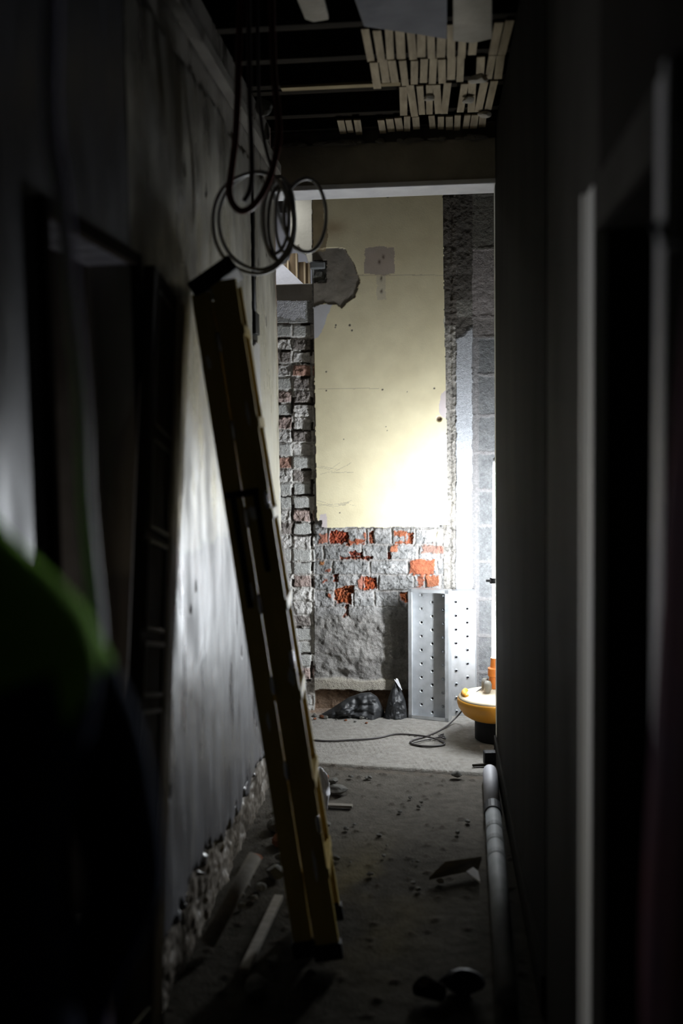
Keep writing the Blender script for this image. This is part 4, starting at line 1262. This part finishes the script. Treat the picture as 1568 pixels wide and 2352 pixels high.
PX, PY = 0.0, 0.0            # where the feet stand; facing up the corridor
N_, E_ = [], []
def nd(p, r, prev=None):
    N_.append(((PX + p[0], PY + p[1], p[2]), r))
    if prev is not None:
        E_.append((prev, len(N_) - 1))
    return len(N_) - 1
pel = nd((0, 0, 0.95), (0.15, 0.105))
wai = nd((0, 0.01, 1.10), (0.165, 0.115), pel)
che = nd((0, 0.0, 1.26), (0.165, 0.118), wai)
upc = nd((0, -0.01, 1.41), (0.112, 0.092), che)
col_ = nd((0, -0.02, 1.52), (0.098, 0.090), upc)
nek = nd((0, 0.0, 1.58), 0.060, col_)
hd0 = nd((0, 0.025, 1.62), 0.070, nek)
hd1 = nd((0, 0.02, 1.70), 0.088, hd0)
hd2 = nd((0, 0.012, 1.775), 0.068, hd1)
for s in (1, -1):
    sh = nd((s * 0.155, -0.01, 1.40), 0.060, upc)
    ua = nd((s * 0.215, -0.005, 1.29), 0.056, sh)
    el = nd((s * 0.255, 0.0, 1.12), 0.048, ua)
    fa = nd((s * 0.25, 0.05, 1.03), 0.042, el)
    wr = nd((s * 0.235, 0.10, 0.90), 0.030, fa)
    pm = nd((s * 0.232, 0.122, 0.835), (0.020, 0.034), wr)
    hp = nd((s * 0.095, 0.0, 0.86), 0.098, pel)
    kn = nd((s * 0.105, 0.025, 0.50), 0.062, hp)
    cf = nd((s * 0.11, 0.0, 0.35), 0.060, kn)
    an = nd((s * 0.115, -0.01, 0.10), 0.045, cf)
    to = nd((s * 0.125, 0.12, 0.045), (0.045, 0.036), an)
    for fi, (dx, L) in enumerate(((0.024, 0.072), (0.008, 0.08), (-0.008, 0.075), (-0.022, 0.06))):
        b0 = nd((s * 0.232, 0.125 + dx, 0.805), 0.0095, pm)
        b1 = nd((s * 0.228, 0.135 + dx, 0.805 - L * 0.5), 0.0088, b0)
        b2 = nd((s * 0.212, 0.14 + dx, 0.805 - L * 0.92), 0.0078, b1)
    t0 = nd((s * 0.222, 0.155, 0.86), 0.011, pm)
    t1 = nd((s * 0.205, 0.172, 0.81), 0.0095, t0)
me = skin_mesh(N_, E_, 2)
# shape the face: brow, nose, chin
for v_ in me.vertices:
    x, y, z = v_.co.x - PX, v_.co.y - PY, v_.co.z
    if z > 1.58 and y > 0.06:
        nose = math.exp(-((x / 0.013) ** 2 + ((z - 1.675) / 0.022) ** 2))
        eye = math.exp(-(((abs(x) - 0.032) / 0.016) ** 2 + ((z - 1.705) / 0.012) ** 2))
        chin = math.exp(-((x / 0.025) ** 2 + ((z - 1.605) / 0.016) ** 2))
        lip = math.exp(-((x / 0.024) ** 2 + ((z - 1.640) / 0.007) ** 2))
        v_.co.y += 0.024 * nose - 0.008 * eye + 0.010 * chin + 0.005 * lip
me.materials.clear()
for q in ('navy', 'hivis', 'skin', 'boot'):
    me.materials.append(M[q])
for p_ in me.polygons:
    c_ = p_.center
    x, y, z = c_.x - PX, c_.y - PY, c_.z
    if z > 1.575 or (z < 0.875 and abs(x) > 0.17):
        p_.material_index = 2
    elif z < 0.13:
        p_.material_index = 3
    elif 1.37 < z < 1.576:
        p_.material_index = 1
    else:
        p_.material_index = 0
    p_.use_smooth = True
me.name = 'person'
person = bpy.data.objects.new('person', me)
C.objects.link(person)
person['_o'] = (0, 0, 0)
person.location = (-0.475, 0.82, 0.0)
person.rotation_euler = (0, 0, math.radians(56))
person.scale = (0.98, 0.98, 1.0)
tag(person, 'person in navy work clothes with a green shoulder, blurred at the left edge', 'person')
# hair cap, ears, eyes
mb = MB()
bm = bmesh.new()
bmesh.ops.create_icosphere(bm, subdivisions=4, radius=1.0)
vs = {}
v, f = [], []
for fc in bm.faces:
    c_ = fc.calc_center_median()
    if c_.z > 0.35 or c_.y < -0.15 - 0.6 * min(0, c_.z) * 0 and c_.z > -0.75:
        ids = []
        for q in fc.verts:
            if q.index not in vs:
                vs[q.index] = len(v)
                v.append((PX + q.co.x * 0.094, PY + 0.008 + q.co.y * 0.102, 1.725 + q.co.z * 0.112))
            ids.append(vs[q.index])
        f.append(tuple(ids))
bm.free()
o = mb.add(v, f).build('hair', 'hair', person, smooth=True)
s_ = o.modifiers.new('thick', 'SOLIDIFY'); s_.thickness = 0.012
for s in (1, -1):
    MB().lathe([(0.004, -0.03), (0.016, -0.018), (0.018, 0.01), (0.010, 0.028)], (PX + s * 0.089, PY + 0.012, 1.68), 12, sx=0.5).build('ear', 'skin', person, smooth=True)
    mb = MB()
    mb.lathe([(0.001, -0.011), (0.008, -0.008), (0.0115, 0), (0.008, 0.008), (0.001, 0.011)], (PX + s * 0.032, PY + 0.088, 1.705), 14)
    mb.build('eye', 'paper', person, smooth=True)

for nm_, wt_, tint_ in (('hivis', 1.0, (0.5, 1.0, 0.12, 1)), ('navy', 0.12, (0.25, 0.4, 1.0, 1))):
    b_ = M[nm_].node_tree.nodes['Principled BSDF']
    b_.inputs['Sheen Weight'].default_value = wt_
    b_.inputs['Sheen Roughness'].default_value = 0.5
    b_.inputs['Sheen Tint'].default_value = tint_

for o in bpy.data.objects:
    if '_o' in o:
        del o['_o']
